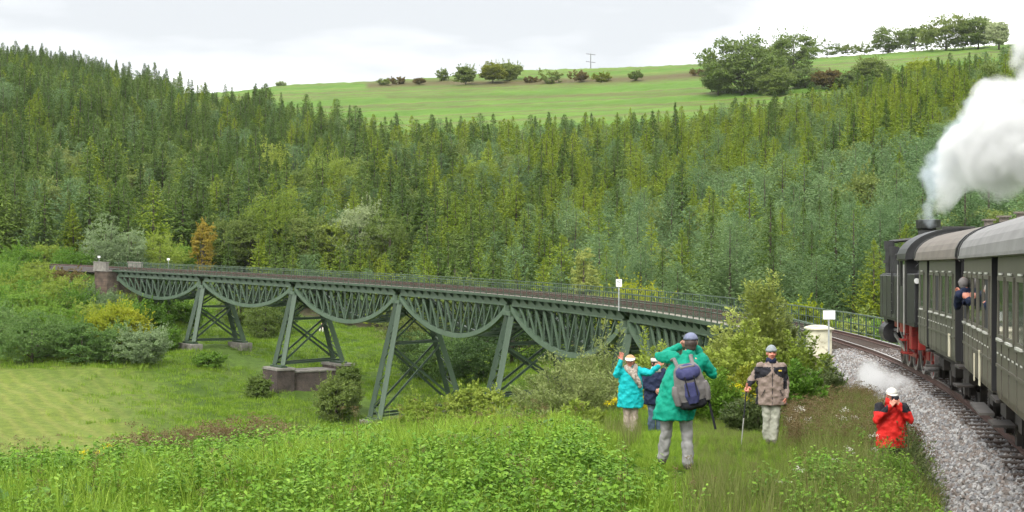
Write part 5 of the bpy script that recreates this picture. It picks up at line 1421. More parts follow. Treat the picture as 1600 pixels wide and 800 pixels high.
    for y in (-h2 - .32, h2 + .32):
        for sg in (-1, 1):
            b = MB(); q = -1 if y < 0 else 1
            b.tube((sg * .88, y - q * .3, 1.03), (sg * .88, y, 1.03), .09, n=10); b.tube((sg * .88, y, 1.03), (sg * .88, y + q * .03, 1.03), .2, n=14); b.build('buffer', [MAT['grime']], t, M)
    for (y, z, w, h) in plates:
        b = MB(); b.box((-hw - .012, y, z), (.016, w, h)); b.build('plate', [MAT['cream']], t, M)
    return t, M, L
MAT['trim2'] = surf('grey_footboard', (0.06, 0.055, 0.05), (0.12, 0.11, 0.10), .8, scale=3)
C1 = (-29.25, -20.55); C2 = (-43.0, -29.95); C3 = (-56.9, -43.7)
co1, M1, L1 = coach('railway_coach', 'front coach with brownish roof, coupled behind the locomotive', *C1, MAT['olive'], MAT['roof1'], [(-4.33, -3.5), (1.75, 2.25)], [(-2.6, 1.42, .30, .50)], win_skip={(2, 2)})
co2, M2, L2 = coach('railway_coach', 'second coach with grey roof and a passenger leaning out', *C2, MAT['olive2'], MAT['roof2'], [(-.35, .6), (-6.49, -5.7)], [(2.6, 1.36, .24, .62), (3.7, 1.30, .12, .5)], win_skip={(4, 0), (4, 4)})
co3, M3, L3 = coach('railway_coach', 'third coach reaching past the right picture edge', *C3, MAT['olive'], MAT['roof2'], [(5.6, 6.57), (-6.57, -5.8)], [(2.6, 1.36, .24, .62)])

# ---- tank locomotive
LS = (-19.9, -11.0)
LM, LL_ = vehicle_frame(*LS)
loco = tag(empty('steam_locomotive', M=LM), 'black tank steam locomotive with red wheels heading onto the viaduct', 'locomotive')
def lp(name, b, mat, parent=None, smooth=False, bevel=0.0): return b.build(name, [mat], parent or loco, LM, smooth, bevel)
b = MB()
for sg in (-1, 1): b.box((sg * .58, 0, 1.05), (.06, 8.3, .62))
for y in (-2.4, -.4, 1.2, 2.9): b.box((0, y, 1.0), (1.14, .08, .5))
lp('frame', b, MAT['red'])
for y in (-4.28, 4.28):
    b = MB(); b.box((0, y, 1.08), (2.7, .1, .46)); bb = lp('buffer_beam', b, MAT['red'], bevel=.02)
    for sg in (-1, 1):
        q = -1 if y < 0 else 1
        b = MB(); b.tube((sg * .88, y, 1.05), (sg * .88, y + q * .38, 1.05), .1, n=12); b.tube((sg * .88, y + q * .38, 1.05), (sg * .88, y + q * .42, 1.05), .22, n=16); lp('buffer', b, MAT['black'], bb)
b = MB(); b.box((0, -.1, 1.52), (2.9, 8.3, .07)); lp('running_board', b, MAT['black'])
for sg in (-1, 1):
    b = MB(); b.box((sg * 1.19, 1.28, 2.22), (.60, 4.94, 1.32)); tk = lp('side_tank', b, MAT['tank'], bevel=.03)
    b = MB()
    for y in (-.6, .6, 1.8, 3.0): b.box((sg * 1.497, y, 2.22), (.015, .05, 1.26))
    lp('rivet_strip', b, MAT['tank'], tk)
    b = MB(); b.tube((sg * 1.19, 2.9, 2.88), (sg * 1.19, 2.9, 2.96), .2, n=14); lp('filler_lid', b, MAT['black'], tk)
    b = MB(); b.tube((sg * 1.52, .35, 1.7), (sg * 1.52, .35, 3.0), .018, n=6); b.tube((sg * 1.52, .0, 1.7), (sg * 1.52, .0, 3.0), .018, n=6)
    for z in np.arange(1.8, 2.9, .28): b.tube((sg * 1.52, .0, z), (sg * 1.52, .35, z), .014, n=6)
    lp('ladder', b, MAT['black'], tk)
b = MB(); b.rings([((0, -1.2, 2.5), .82), ((0, 2.6, 2.5), .80), ((0, 2.62, 2.5), .86), ((0, 4.1, 2.5), .86), ((0, 4.16, 2.5), .78), ((0, 4.24, 2.5), .45)], 32); lp('boiler', b, MAT['black'], smooth=False)
b = MB(); b.rings([((0, 3.35, 3.2), .42), ((0, 3.35, 3.4), .33), ((0, 3.35, 4.32), .32), ((0, 3.35, 4.40), .38), ((0, 3.35, 4.66), .40), ((0, 3.35, 4.67), .30)], 24); lp('chimney', b, MAT['black'])
for y, r_, h_ in ((1.9, .42, 3.75), (.5, .38, 3.7)):
    b = MB(); b.rings([((0, y, 3.1), r_), ((0, y, h_ - .15), r_), ((0, y, h_ - .03), r_ * .75), ((0, y, h_), r_ * .3)], 20); lp('dome', b, MAT['black'], smooth=True)
b = MB(); b.tube((-1.24, 3.3, 2.88), (-1.24, 3.3, 3.9), .13, n=14); b.tube((-1.24, 3.3, 3.25), (-1.24, 3.3, 3.36), .19, n=14); b.tube((-1.24, 3.3, 3.7), (-1.24, 3.3, 3.98), .17, n=14); lp('feed_pump', b, MAT['black'])
b = MB(); b.tube((-1.22, 2.2, 2.88), (-1.22, 2.2, 3.7), .12, n=14); b.tube((-1.22, 2.2, 3.5), (-1.22, 2.2, 3.78), .16, n=14); lp('air_pump', b, MAT['black'])
b = MB()
for z, x in ((3.35, -.72), (3.05, -.9), (3.55, -.5)): b.tube((x, -.8, z), (x, 3.6, z), .03, n=8)
b.tube((-1.24, 3.3, 3.95), (-.3, 3.3, 4.05), .06, n=8); b.tube((-1.22, 2.2, 3.75), (-.5, 2.2, 3.5), .05, n=8); b.tube((-1.3, 1.2, 2.88), (-1.3, 1.2, 3.5), .05, n=8); b.tube((-1.3, 1.2, 3.5), (-.6, 1.2, 3.3), .05, n=8); b.tube((-1.4, -.6, 2.9), (-1.4, 3.6, 2.9), .03, n=8); b.tube((-1.1, -1.0, 3.3), (-1.1, 3.3, 3.45), .035, n=8); b.tube((-1.33, .2, 2.88), (-1.33, .2, 3.35), .09, n=10); b.tube((-.75, 1.2, 3.2), (-1.2, 1.2, 2.9), .05, n=8)
lp('pipework', b, MAT['black'])
for sg, y in ((-1, 4.32), (1, 4.32)):
    b = MB(); b.tube((sg * .85, y - .18, 1.75), (sg * .85, y + .05, 1.75), .15, n=16); lp('headlamp', b, MAT['steel'])
b = MB(); b.tube((-1.40, -4.36, 2.75), (-1.40, -4.44, 2.75), .075, n=12); lp('tail_lamp', b, MAT['white'])
# cab with arched roof, bunker behind it
cab = empty('cab', parent=loco, M=LM @ Matrix.Translation((0, -1.6, 1.6)))
for sg in (-1, 1):
    b = MB()
    b.box((sg * 1.46, -1.95, 2.05), (.05, 1.35, 1.05)); b.box((sg * 1.46, -1.38, 2.95), (.05, .22, .8)); b.box((sg * 1.46, -2.52, 2.95), (.05, .22, .8)); b.box((sg * 1.46, -1.95, 3.38), (.05, 1.36, .12))
    lp('side_sheet', b, MAT['tank'], cab)
    b = MB(); b.tube((sg * 1.52, -2.64, 1.2), (sg * 1.52, -2.64, 3.2), .02, n=8); b.tube((sg * 1.52, -1.22, 1.2), (sg * 1.52, -1.22, 3.2), .02, n=8); lp('handrail', b, MAT['steel'], cab)
    b = MB(); b.box((sg * 1.44, -1.95, 2.95), (.02, .4, .78)); lp('window', b, MAT['glass'], cab)
for y_ in (-1.25, -2.62):
    b = MB(); b.box((0, y_, 2.5), (2.9, .05, 1.95)); lp('bulkhead', b, MAT['black'], cab)
arc = [(math.sin(a) * 1.54, 3.36 + math.cos(a) ** .95 * .88) for a in np.linspace(-math.pi / 2, math.pi / 2, 21)]
b = MB(); b.loft([[(x, y, z) for x, z in arc] + [(x * .97, y, z - .05) for x, z in arc[::-1]] for y in (-3.0, -1.05)]); lp('cab_roof', b, MAT['black'], cab)
b = MB(); b.loft([[(x * .99, -2.98 + d, z - .02) for x, z in arc] + [(x * .2, -2.98 + d, 3.4) for x, z in arc[::-1]] for d in (0, .03)]); lp('roof_end', b, MAT['black'], cab)
b = MB(); b.box((0, -2.0, 4.24), (.9, 1.2, .1)); lp('roof_vent', b, MAT['tank'], cab)
b = MB(); b.box((0, -3.45, 2.25), (2.9, 1.6, 1.4)); bk = lp('coal_bunker', b, MAT['black'], bevel=.03)
b = MB()
for i in range(40):
    x, y = random.uniform(-1.2, 1.2), random.uniform(-4.1, -2.8); s_ = random.uniform(.12, .26)
    b.box((0, 0, 0), (s_, s_ * .8, s_ * .7), M=Matrix.Translation((x, y, 3.0 + random.uniform(-.06, .16))) @ Euler((random.random() * 3, random.random() * 3, 0)).to_matrix().to_4x4())
tag(lp('coal', b, MAT['black'], bk), kind='stuff')
for sg in (-1, 1):
    b = MB(); b.tube((sg * 1.16, 2.75, 1.02), (sg * 1.16, 3.95, 1.02), .34, n=24); b.tube((sg * 1.16, 2.9, 1.45), (sg * 1.16, 3.8, 1.45), .2, n=18); lp('cylinder', b, MAT['black'])
    for y in (-1.5, .15, 1.8): wheel(loco, LM, sg * .76, y, .68, MAT['red'], True, 'driving_wheel')
    wheel(loco, LM, sg * .76, -3.3, .42, MAT['red'], True, 'carrying_wheel'); wheel(loco, LM, sg * .76, 3.3, .42, MAT['red'], True, 'carrying_wheel')
    b = MB(); b.bar((sg * 1.0, -1.55, .52), (sg * 1.0, 1.85, .52), .06, .12); lp('coupling_rod', b, MAT['red'])
    b = MB(); b.bar((sg * 1.1, .15, .55), (sg * 1.14, 2.8, 1.0), .06, .1); b.bar((sg * 1.14, 2.0, 1.12), (sg * 1.14, 2.8, 1.12), .05, .08); b.bar((sg * 1.14, .4, .9), (sg * 1.14, 1.9, 1.35), .04, .07); lp('connecting_rod', b, MAT['steel'])
    for c_, d_ in (((sg * 1.2, -.9, 1.34), (.3, 1.3, .3)), ((sg * 1.22, -2.4, 1.15), (.2, .5, .75)), ((sg * 1.18, 1.0, 1.38), (.26, .7, .22))):
        b = MB(); b.box(c_, d_); lp('sand_box', b, MAT['red'], bevel=.02)
    b = MB(); b.box((sg * 1.3, -1.45, .62), (.28, .6, .04)); b.box((sg * 1.34, -1.45, 1.0), (.28, .6, .04)); b.bar((sg * 1.3, -1.74, .6), (sg * 1.3, -1.74, 1.5), .03, .03); b.bar((sg * 1.3, -1.16, .6), (sg * 1.3, -1.16, 1.5), .03, .03); lp('cab_step', b, MAT['red'])
    b = MB(); b.box((sg * .95, .0, .95), (.05, 3.6, .1)); b.box((sg * .7, -2.5, .62), (.3, .6, .3)); lp('brake_gear', b, MAT['red'])
# ------------------------------------------------------------------ signs, pole
def text_on(name, s, size, M, mat, parent, depth=.002):
    cu = bpy.data.curves.new(name, 'FONT'); cu.body = s; cu.size = size; cu.align_x = 'CENTER'; cu.align_y = 'CENTER'; cu.extrude = depth
    o = bpy.data.objects.new(name, cu)
    me = baked(o); me.materials.clear(); me.materials.append(mat)
    return put(name, me, None, parent, M)
MAT['ink'] = surf('sign_ink', (.06, .07, .09), (.08, .09, .11), .6)
def facing(p):
    """frame at p: x to the right, y up, z towards the train side"""
    M = Matrix(((1, 0, 0, p.x), (0, 0, -1, p.y), (0, 1, 0, p.z), (0, 0, 0, 1))); return M
p = T(42.6, -2.12, 0)
sg_ = tag(empty('kilometre_sign', p), 'white kilometre board on a slim post at the middle of the viaduct', 'sign')
b = MB(); b.tube(p + Vector((0, 0, -.2)), p + Vector((0, 0, 2.0)), .05, n=10); b.build('post', [MAT['galv']], sg_)
A = facing(p + Vector((0, -.07, 1.78)))
b = MB(); b.box((0, 0, 0), (.42, .54, .03)); bd = b.build('board', [MAT['white']], sg_, A, bevel=.008)
text_on('numeral', '62', .26, A @ Matrix.Translation((0, .11, .018)), MAT['ink'], bd); text_on('numeral', '3', .20, A @ Matrix.Translation((0, -.12, .018)), MAT['ink'], bd)
p = T(-2.3, -2.05, -.2)
sg_ = tag(empty('notice_sign', p), 'white rectangular notice on a post beside the whitewashed pillar', 'sign')
b = MB(); b.tube(p + Vector((0, 0, -.6)), p + Vector((0, 0, 1.75)), .035, n=10); b.build('post', [MAT['galv']], sg_)
A = facing(p + Vector((0, -.06, 1.83)))
b = MB(); b.box((0, 0, 0), (.48, .35, .02)); bd = b.build('board', [MAT['white']], sg_, A, bevel=.006)
MAT['faint'] = surf('faint_print', (.42, .44, .45), (.50, .52, .53), .6)
for k, w in enumerate((.34, .26, .3, .22)):
    b = MB(); b.box((0, .10 - .065 * k, .012), (w, .016, .003)); b.build('print_line', [MAT['faint']], bd, A)
# small white marker posts at the far end
for q, o, lb in ((176.0, 3.2, 'small white marker board beside the far parapet'), (157, 3.4, 'small white marker board behind the first span')):
    p = T(q, o, 0); t = tag(empty('marker_board', p), lb, 'sign')
    b = MB(); b.tube(p + Vector((0, 0, -1.0)), p + Vector((0, 0, 1.6)), .04, n=8); b.build('post', [MAT['galv']], t)
    b = MB(); b.box((0, 0, 0), (.4, .3, .03)); b.build('board', [MAT['white']], t, facing(p + Vector((0, -.06, 1.65))))
D_ = on_ground(923, 105, 700, 840); X_ = (923 - 800) / F * D_; p = Vector((X_, D_, gz(X_, D_)))
pole = tag(empty('utility_pole', p), 'thin grey power pole with two crossarms on the skyline', 'power pole')
MAT['polegrey'] = surf('weathered_pole', (.16, .16, .17), (.22, .22, .23), .9)
b = MB(); b.rings([(p, .32), (p + Vector((0, 0, 8.2)), .22)], 8); b.build('mast', [MAT['polegrey']], pole)
for z in (7.7, 3.4 + .0):
    b = MB(); b.bar(p + Vector((-2.6, 0, z + .3)), p + Vector((2.6, 0, z - .3)), .2, .28); ca = b.build('crossarm', [MAT['polegrey']], pole)
    for x in (-2.4, -1.2, 1.2, 2.4):
        b = MB(); b.tube(p + Vector((x, 0, z - x * .115)), p + Vector((x, 0, z + .45 - x * .115)), .09, n=8); b.build('insulator', [MAT['polegrey']], ca)
# ------------------------------------------------------------------ people
def cloth(name, c1, c2=None, scale=9, rough=.75, bump=.5):
    return surf(name, c1, c2 or tuple(x * 1.25 for x in c1), rough, scale=scale, bump=bump, bscale=14, spec=.25)
MAT['skin'] = surf('skin', (.46, .22, .15), (.54, .28, .20), .55, scale=12)
MAT['skin_red'] = surf('skin_ruddy', (.52, .19, .13), (.60, .26, .18), .55, scale=12)
MAT['hair_dark'] = surf('hair_dark', (.025, .017, .013), (.06, .04, .03), .6, scale=30)
MAT['hair_grey'] = surf('hair_grey', (.22, .20, .18), (.36, .33, .30), .6, scale=30)
MAT['hair_fair'] = surf('hair_fair', (.40, .20, .08), (.52, .29, .13), .6, scale=30)
MAT['c_brown'] = cloth('jacket_taupe', (.185, .140, .115), (.25, .195, .165))
MAT['c_black'] = cloth('jacket_black', (.014, .014, .018))
MAT['c_navy'] = cloth('jacket_navy', (.012, .018, .045))
MAT['c_teal'] = cloth('jacket_green', (0.000, 0.202, 0.129), (0.004, 0.284, 0.189))
MAT['c_turq'] = cloth('jacket_turquoise', (0.000, 0.310, 0.327), (0.009, 0.404, 0.421))
MAT['c_red'] = cloth('jacket_red', (0.516, 0.014, 0.012), (0.600, 0.026, 0.019))
MAT['c_grey'] = cloth('trousers_grey', (0.224, 0.219, 0.215), (0.301, 0.297, 0.288))
MAT['c_olive'] = cloth('trousers_pale', (0.284, 0.288, 0.232), (0.361, 0.361, 0.297))
MAT['c_beige'] = cloth('trousers_beige', (.28, .225, .18), (.40, .335, .28), scale=22)
MAT['c_jean'] = cloth('jeans', (.085, .125, .175), (.13, .18, .24))
MAT['c_cap'] = cloth('cap_slate', (.13, .145, .22), (.18, .20, .29))
MAT['c_bean'] = cloth('beanie_grey', (.20, .225, .235), (.28, .31, .32), scale=40)
MAT['c_white'] = cloth('cap_white', (.60, .58, .52), (.70, .68, .63))
MAT['c_scarf'] = surf('scarf', (.10, .075, .06), (.50, .44, .37), .85, scale=26, bump=.6, bscale=18)
MAT['c_pack'] = cloth('pack_violet', (0.039, 0.042, 0.114), (0.060, 0.063, 0.162))
MAT['c_packgrey'] = cloth('pack_grey', (0.125, 0.115, 0.112), (0.178, 0.165, 0.162))
MAT['c_shoe'] = surf('boots', (.035, .028, .022), (.07, .055, .045), .7)
MAT['eye'] = surf('eye', (.015, .012, .01), None, .2)
MAT['lip'] = surf('lip', (.36, .10, .08), None, .5)

def ell(b, c, r, M=None, n=14, m=6):
    V = []; Fc = []
    for i in range(m + 1):
        ph = math.pi * i / m
        for k in range(n):
            t = 2 * math.pi * k / n
            v = Vector((math.sin(ph) * math.cos(t) * r[0], math.sin(ph) * math.sin(t) * r[1], math.cos(ph) * r[2]))
            V.append((M @ v if M is not None else v) + Vector(c))
    for i in range(m):
        for k in range(n): Fc.append((i * n + k, i * n + (k + 1) % n, (i + 1) * n + (k + 1) % n, (i + 1) * n + k))
    b.add(V, Fc)
def limb(b, prs, n=12):
    for i in range(len(prs) - 1):
        b.tube(prs[i][0], prs[i + 1][0], prs[i][1], prs[i + 1][1], n)
    for p, r in prs: ell(b, p, (r, r, r), n=12, m=8)
def torso(b, secs, n=18):
    """(z, cx, cy, rx, ry) rings"""
    b.loft([[(cx + math.cos(2 * math.pi * k / n) * rx, cy + math.sin(2 * math.pi * k / n) * ry, z) for k in range(n)] for z, cx, cy, rx, ry in secs])
def blob(name, b, mats, parent, M, vox=.012, smooth=2, rule=None, wrinkle=0.0):
    """joins overlapping shapes into one continuous surface"""
    me = bpy.data.meshes.new(name); me.from_pydata(b.v, [], b.f)
    bm = bmesh.new(); bm.from_mesh(me); bmesh.ops.remove_doubles(bm, verts=bm.verts, dist=1e-5); bmesh.ops.recalc_face_normals(bm, faces=bm.faces); bm.to_mesh(me); bm.free()
    o = bpy.data.objects.new('tmp', me)
    md = o.modifiers.new('r', 'REMESH'); md.mode = 'VOXEL'; md.voxel_size = vox
    if smooth:
        sm = o.modifiers.new('s', 'SMOOTH'); sm.factor = .5; sm.iterations = smooth
    if wrinkle:
        tx = bpy.data.textures.new('fold', 'CLOUDS'); tx.noise_scale = .09; tx.noise_depth = 2
        dm = o.modifiers.new('d', 'DISPLACE'); dm.texture = tx; dm.strength = wrinkle; dm.mid_level = .5; dm.texture_coords = 'LOCAL'
    out = baked(o); bpy.data.meshes.remove(me)
    out.name = name; out.materials.clear()
    for x in (mats if isinstance(mats, (list, tuple)) else [mats]): out.materials.append(x)
    nf = len(out.polygons); out.polygons.foreach_set('use_smooth', np.ones(nf, bool))
    if rule:
        out.polygons.foreach_set('material_index', np.array([rule(p.center) for p in out.polygons], np.int32))
    out.update()
    return put(name, out, None, parent, M)
def hand(b, wrist, d, up, side, curl=.2, spread=.25, s=1.0):
    """palm with four fingers and a thumb; d = pointing direction, up = back of the hand, side = towards the thumb"""
    d = Vector(d).normalized(); up = Vector(up); up = (up - d * up.dot(d)).normalized(); sd = d.cross(up) * side
    wrist = Vector(wrist)
    limb(b, [(wrist - d * .03, .027 * s), (wrist + d * .02, .027 * s)], 10)
    for q in (-.028, -.01, .01, .028): limb(b, [(wrist + sd * q * .8 * s + d * .01, .014 * s), (wrist + d * .085 * s + sd * q * s, .0135 * s)], 8)
    for q, ln in ((.032, .070), (.011, .080), (-.011, .075), (-.032, .058)):
        a = wrist + d * .085 * s + sd * q * s; dd = (d + sd * q * spread * 12).normalized()
        k1 = a + (dd * math.cos(curl) - up * math.sin(curl)) * ln * .5 * s
        k2 = k1 + (dd * math.cos(curl * 2.3) - up * math.sin(curl * 2.3)) * ln * .5 * s
        limb(b, [(a, .0115 * s), (k1, .0105 * s), (k2, .009 * s)], 8)
    a = wrist + d * .025 * s + sd * .03 * s; k1 = a + (d * .6 + sd * .75 - up * curl * .5).normalized() * .04 * s; k2 = k1 + (d * .85 + sd * .35 - up * curl).normalized() * .032 * s
    limb(b, [(a, .014 * s), (k1, .012 * s), (k2, .010 * s)], 8)

def person(label, loc, rz, k, jm, tm, skin, group=None, hair=None, hairm='hair_dark', hem=.68, jr=(.27, .17), voxel=.010, jrule=None, jmats=None, fingers=((.2, .25), (.2, .25)), extra=None, s=1.0, legs=True, face=True):
    """k: joints in metres, x to the person's right, y ahead"""
    M = Matrix.Translation(loc) @ Matrix.Rotation(rz, 4, 'Z') @ Matrix.Scale(s, 4)
    t = tag(empty('person', M=M), label, 'person', group)
    V = {a: Vector(c) for a, c in k.items() if isinstance(c, tuple)}
    hd, nk = V['head'], V['neck']
    hr = Euler(k.get('look', (0, 0, 0))).to_matrix().to_4x4() if 'look' in k else Matrix.Identity(4)
    V.pop('look', None)
    H3 = hr.to_3x3()
    # --- body, one continuous surface
    b = MB()
    ell(b, hd + H3 @ Vector((0, -.005, .03)), (.077, .094, .092), hr, 20, 12); ell(b, hd + H3 @ Vector((0, .022, -.035)), (.060, .070, .080), hr, 16, 10)
    limb(b, [(hd + H3 @ Vector((0, .05, -.085)), .030), (hd + H3 @ Vector((0, .03, -.07)), .045)])
    limb(b, [(hd + H3 @ Vector((0, .088, .022)), .011), (hd + H3 @ Vector((0, .108, -.012)), .016)], 8)
    for q in (-1, 1):
        ell(b, hd + H3 @ Vector((q * .080, -.005, .0)), (.013, .024, .034), hr, 10, 6); ell(b, hd + H3 @ Vector((q * .018, .098, -.018)), (.012, .012, .010), hr, 8, 6)
        ell(b, hd + H3 @ Vector((q * .036, .068, -.022)), (.026, .022, .024), hr, 10, 6)
        limb(b, [(hd + H3 @ Vector((q * .015, .088, .050)), .010), (hd + H3 @ Vector((q * .055, .070, .046)), .010)], 8)
    limb(b, [(nk - Vector((0, .0, .06)), .062), (nk, .056), (hd + Vector((0, -.01, -.06)), .054)])
    torso(b, [(V['pelvis'].z - .12, V['pelvis'].x, V['pelvis'].y, .12, .09), (V['pelvis'].z, V['pelvis'].x, V['pelvis'].y, .155, .105), (V['chest'].z - .16, (V['pelvis'].x + V['chest'].x) / 2, (V['pelvis'].y + V['chest'].y) / 2, .135, .095), (V['chest'].z, V['chest'].x, V['chest'].y, .165, .11), (nk.z - .08, nk.x, nk.y, .15, .085), (nk.z - .03, nk.x, nk.y, .06, .055)])
    for q, n_ in ((1, 'R'), (-1, 'L')):
        limb(b, [(V['sh' + n_], .058), (V['el' + n_], .042), (V['wr' + n_], .030)])
        fd = k.get('hand' + n_) or (V['wr' + n_] - V['el' + n_])
        hu = k.get('up' + n_) or (q, 0, .2)
        cu, sp = fingers[0 if q > 0 else 1]
        hand(b, V['wr' + n_], fd, hu, k.get('thumb' + n_, q), cu, sp)
        if legs: limb(b, [(V['hip' + n_], .085), (V['kn' + n_], .055), (V['an' + n_], .042)])
    for a in list(V):
        if a.startswith(('hand', 'up')): V.pop(a)
    body = blob('body', b, [MAT[skin]], t, M, vox=.0075, smooth=1)
    if face:
        for q in (-1, 1):
            e = MB(); ell(e, hd + H3 @ Vector((q * .033, .082, .026)), (.013, .008, .008), hr, 10, 6); e.build('eye', [MAT['eye']], t, M, True)
        e = MB(); ell(e, hd + H3 @ Vector((0, .094, -.048)), (.027, .008, .007), hr, 12, 6); e.build('mouth', [MAT['lip']], t, M, True)
    # --- trousers and boots
    if legs:
        b = MB(); pv = V['pelvis']
        torso(b, [(pv.z - .10, pv.x, pv.y, .15, .11), (pv.z + .02, pv.x, pv.y, .175, .125), (pv.z + .12, pv.x, pv.y, .165, .12)])
        for n_ in 'RL': limb(b, [(V['hip' + n_], .108), (V['kn' + n_], .078), (V['an' + n_] + Vector((0, 0, .02)), .072)])
        blob('trousers', b, [MAT[tm]], t, M, vox=.014, smooth=3, wrinkle=.045)
        for n_ in 'RL':
            b = MB(); a = V['an' + n_]; f = Vector(k.get('foot', (0, 1, 0)))
            limb(b, [(a + Vector((0, 0, .02)), .052), (a - Vector((0, 0, .035)) - f * .03, .045), (a - Vector((0, 0, .04)) + f * .15, .042)]); blob('boot', b, [MAT['c_shoe']], t, M, vox=.012)
    # --- jacket
    b = MB(); ch, pv = V['chest'], V['pelvis']
    rx, ry = jr; zt = nk.z
    hx = pv.x + (pv.x - ch.x) * .35
    torso(b, [(hem, hx, pv.y, rx, ry), (hem + .12, hx * .5 + pv.x * .5, pv.y, rx * .99, ry * 1.0), ((pv.z + ch.z) / 2, (pv.x + ch.x) / 2, (pv.y + ch.y) / 2, rx * .92, ry * .97), (ch.z, ch.x, ch.y, rx * .88, ry * .98), (zt - .13, nk.x * .6 + ch.x * .4, nk.y, rx * .74, ry * .78), (zt - .065, nk.x * .9 + ch.x * .1, nk.y, rx * .48, ry * .60), (zt - .015, nk.x, nk.y, .088, .085), (zt + .035, nk.x, nk.y + .005, .080, .080)])
    for n_ in 'RL':
        w = V['wr' + n_]; e_ = V['el' + n_]; cuff = w + (e_ - w).normalized() * .015
        limb(b, [(V['sh' + n_], .088), (V['el' + n_], .070), (cuff, .052)])
    jk = blob('jacket', b, jmats or [MAT[jm]], t, M, vox=.014, smooth=3, rule=jrule, wrinkle=.055)
    if hair:
        hair(t, M, hd, hr, H3)
    if extra: extra(t, M, V, hd, hr, H3)
    return t

def dome(t, M, hd, hr, H3, mat, name, r=(.092, .108, .085), up=.045, cut=.0, brim=None, tilt=0.0, peakmat=None):
    b = MB(); n = 22; Rr = hr @ Euler((tilt, 0, 0)).to_matrix().to_4x4(); R3 = Rr.to_3x3()
    secs = []
    for i, u in enumerate(np.linspace(0, 1, 7)):
        a = u * math.pi / 2 * .98
        secs.append([hd + R3 @ Vector((math.cos(2 * math.pi * k / n) * r[0] * math.cos(a), -.005 + math.sin(2 * math.pi * k / n) * r[1] * math.cos(a), up + cut * (1 - u) + r[2] * math.sin(a))) for k in range(n)])
    inner = [[hd + (p - hd) * .93 for p in s_] for s_ in secs[:1]]
    b.loft([secs[0]] + secs[1:]); c = b.build(name, [mat], t, M, smooth=True)
    if brim:
        b = MB(); L0 = []
        for k in range(13):
            a = math.pi * k / 12
            L0.append((math.cos(a), math.sin(a)))
        top = [hd + R3 @ Vector((x * r[0] * .98, -.005 + y * (r[1] + brim), up + cut - .002 - .022 * y * y)) for x, y in L0] + [hd + R3 @ Vector((x * r[0] * .96, -.005 + y * r[1] * .9, up + cut + .004)) for x, y in L0[::-1]]
        bot = [p - Vector((0, 0, .007)) for p in top]
        b.loft([top, bot]); b.build('peak', [peakmat or mat], c, M)
    return c
def hair_back(t, M, hd, hr, H3, mat, r=(.088, .095, .10), c=(0, -.028, .02)):
    b = MB(); ell(b, hd + H3 @ Vector(c), r, hr, 18, 10); ell(b, hd + H3 @ Vector((c[0], c[1] - .01, c[2] - .06)), (r[0] * .85, r[1] * .7, r[2] * .6), hr, 16, 8)
    return blob('hair', b, [mat], t, M, vox=.012, smooth=1)
def camera_box(t, M, p, label=None):
    b = MB(); b.box(p, (.12, .05, .08)); b.tube(Vector(p) + Vector((0, .02, 0)), Vector(p) + Vector((0, .09, 0)), .033, n=14); b.build('camera', [MAT['c_black']], t, M, bevel=.006)

def stand(px, D): X = (px - 800) / F * D; return Vector((X, D, gz(X, D)))
PI = math.pi
# 1 --- man in the taupe jacket with a walking stick
def brown_rule(c):
    if abs(c.x) < .30 and c.y > -.02 and c.z > 1.20 + abs(abs(c.x) - .09) * -.35 + .02 and c.z < 1.375 and abs(c.x) > .028 and c.z > 1.30 - .9 * max(0, abs(c.x) - .02): return 1
    if c.z > 1.475: return 2
    if c.x > .24 and c.z < 1.13 and c.y > .0: return 1
    if c.x < -.20 and c.z < 1.34 and c.z > .98 and c.x > -.275 and c.y > .0: return 1
    return 0
def brown_extra(t, M, V, hd, hr, H3):
    dome(t, M, hd, hr, H3, MAT['c_bean'], 'beanie', r=(.094, .108, .112), up=.048, tilt=-.08)
    b = MB(); n = 22; b.loft([[hd + H3 @ Vector((math.cos(2 * PI * k / n) * .098, -.005 + math.sin(2 * PI * k / n) * .112, z)) for k in range(n)] for z in (.038, .085)]); b.build('beanie_cuff', [MAT['c_bean']], t, M, True)
    b = MB(); torso(b, [(1.44, 0, .0, .105, .10), (1.50, 0, .01, .092, .09), (1.535, 0, .01, .082, .082)]); b.build('collar', [MAT['c_navy']], t, M, True)
    b = MB(); b.tube((0, .165, .70), (0, .178, 1.25), .006, n=6); b.tube((0, .178, 1.25), (0, .10, 1.47), .006, n=6); b.build('zip', [MAT['c_black']], t, M)
    b = MB(); b.box((-.135, .168, 1.315), (.055, .012, .022)); b.build('chest_badge', [surf('badge_yellow', (.62, .45, .03))], t, M)
    for q in (-1, 1):
        b = MB(); b.bar((q * .13, .172, .98), (q * .19, .16, .86), .012, .01); b.build('pocket_flap', [MAT['c_black']], t, M)
kb = dict(head=(0, .02, 1.605), neck=(0, 0, 1.49), chest=(0, 0, 1.27), pelvis=(0, 0, .95), shR=(.185, 0, 1.375), elR=(.325, -.03, 1.16), wrR=(.435, .16, 1.03), shL=(-.185, 0, 1.375), elL=(-.26, -.04, 1.09), wrL=(-.245, .06, .83),
          handR=(.25, .8, -.35), upR=(.3, .3, .8), thumbR=-1, handL=(.1, .12, -1), upL=(-1, .3, 0), thumbL=1, hipR=(.09, 0, .90), knR=(.085, .03, .49), anR=(.07, -.02, .085), hipL=(-.09, 0, .90), knL=(-.07, .04, .49), anL=(-.035, .05, .085), look=(0, 0, .05))
p = stand(1205, 25)
man = person('man in taupe and black jacket and grey beanie facing the train', p, PI - .06, kb, 'c_brown', 'c_olive', 'skin_red', 'onlookers on the bank', hem=.70, jr=(.275, .175), jmats=[MAT['c_brown'], MAT['c_black'], MAT['c_navy']], jrule=brown_rule, fingers=((.75, .1), (.5, .1)), extra=brown_extra)
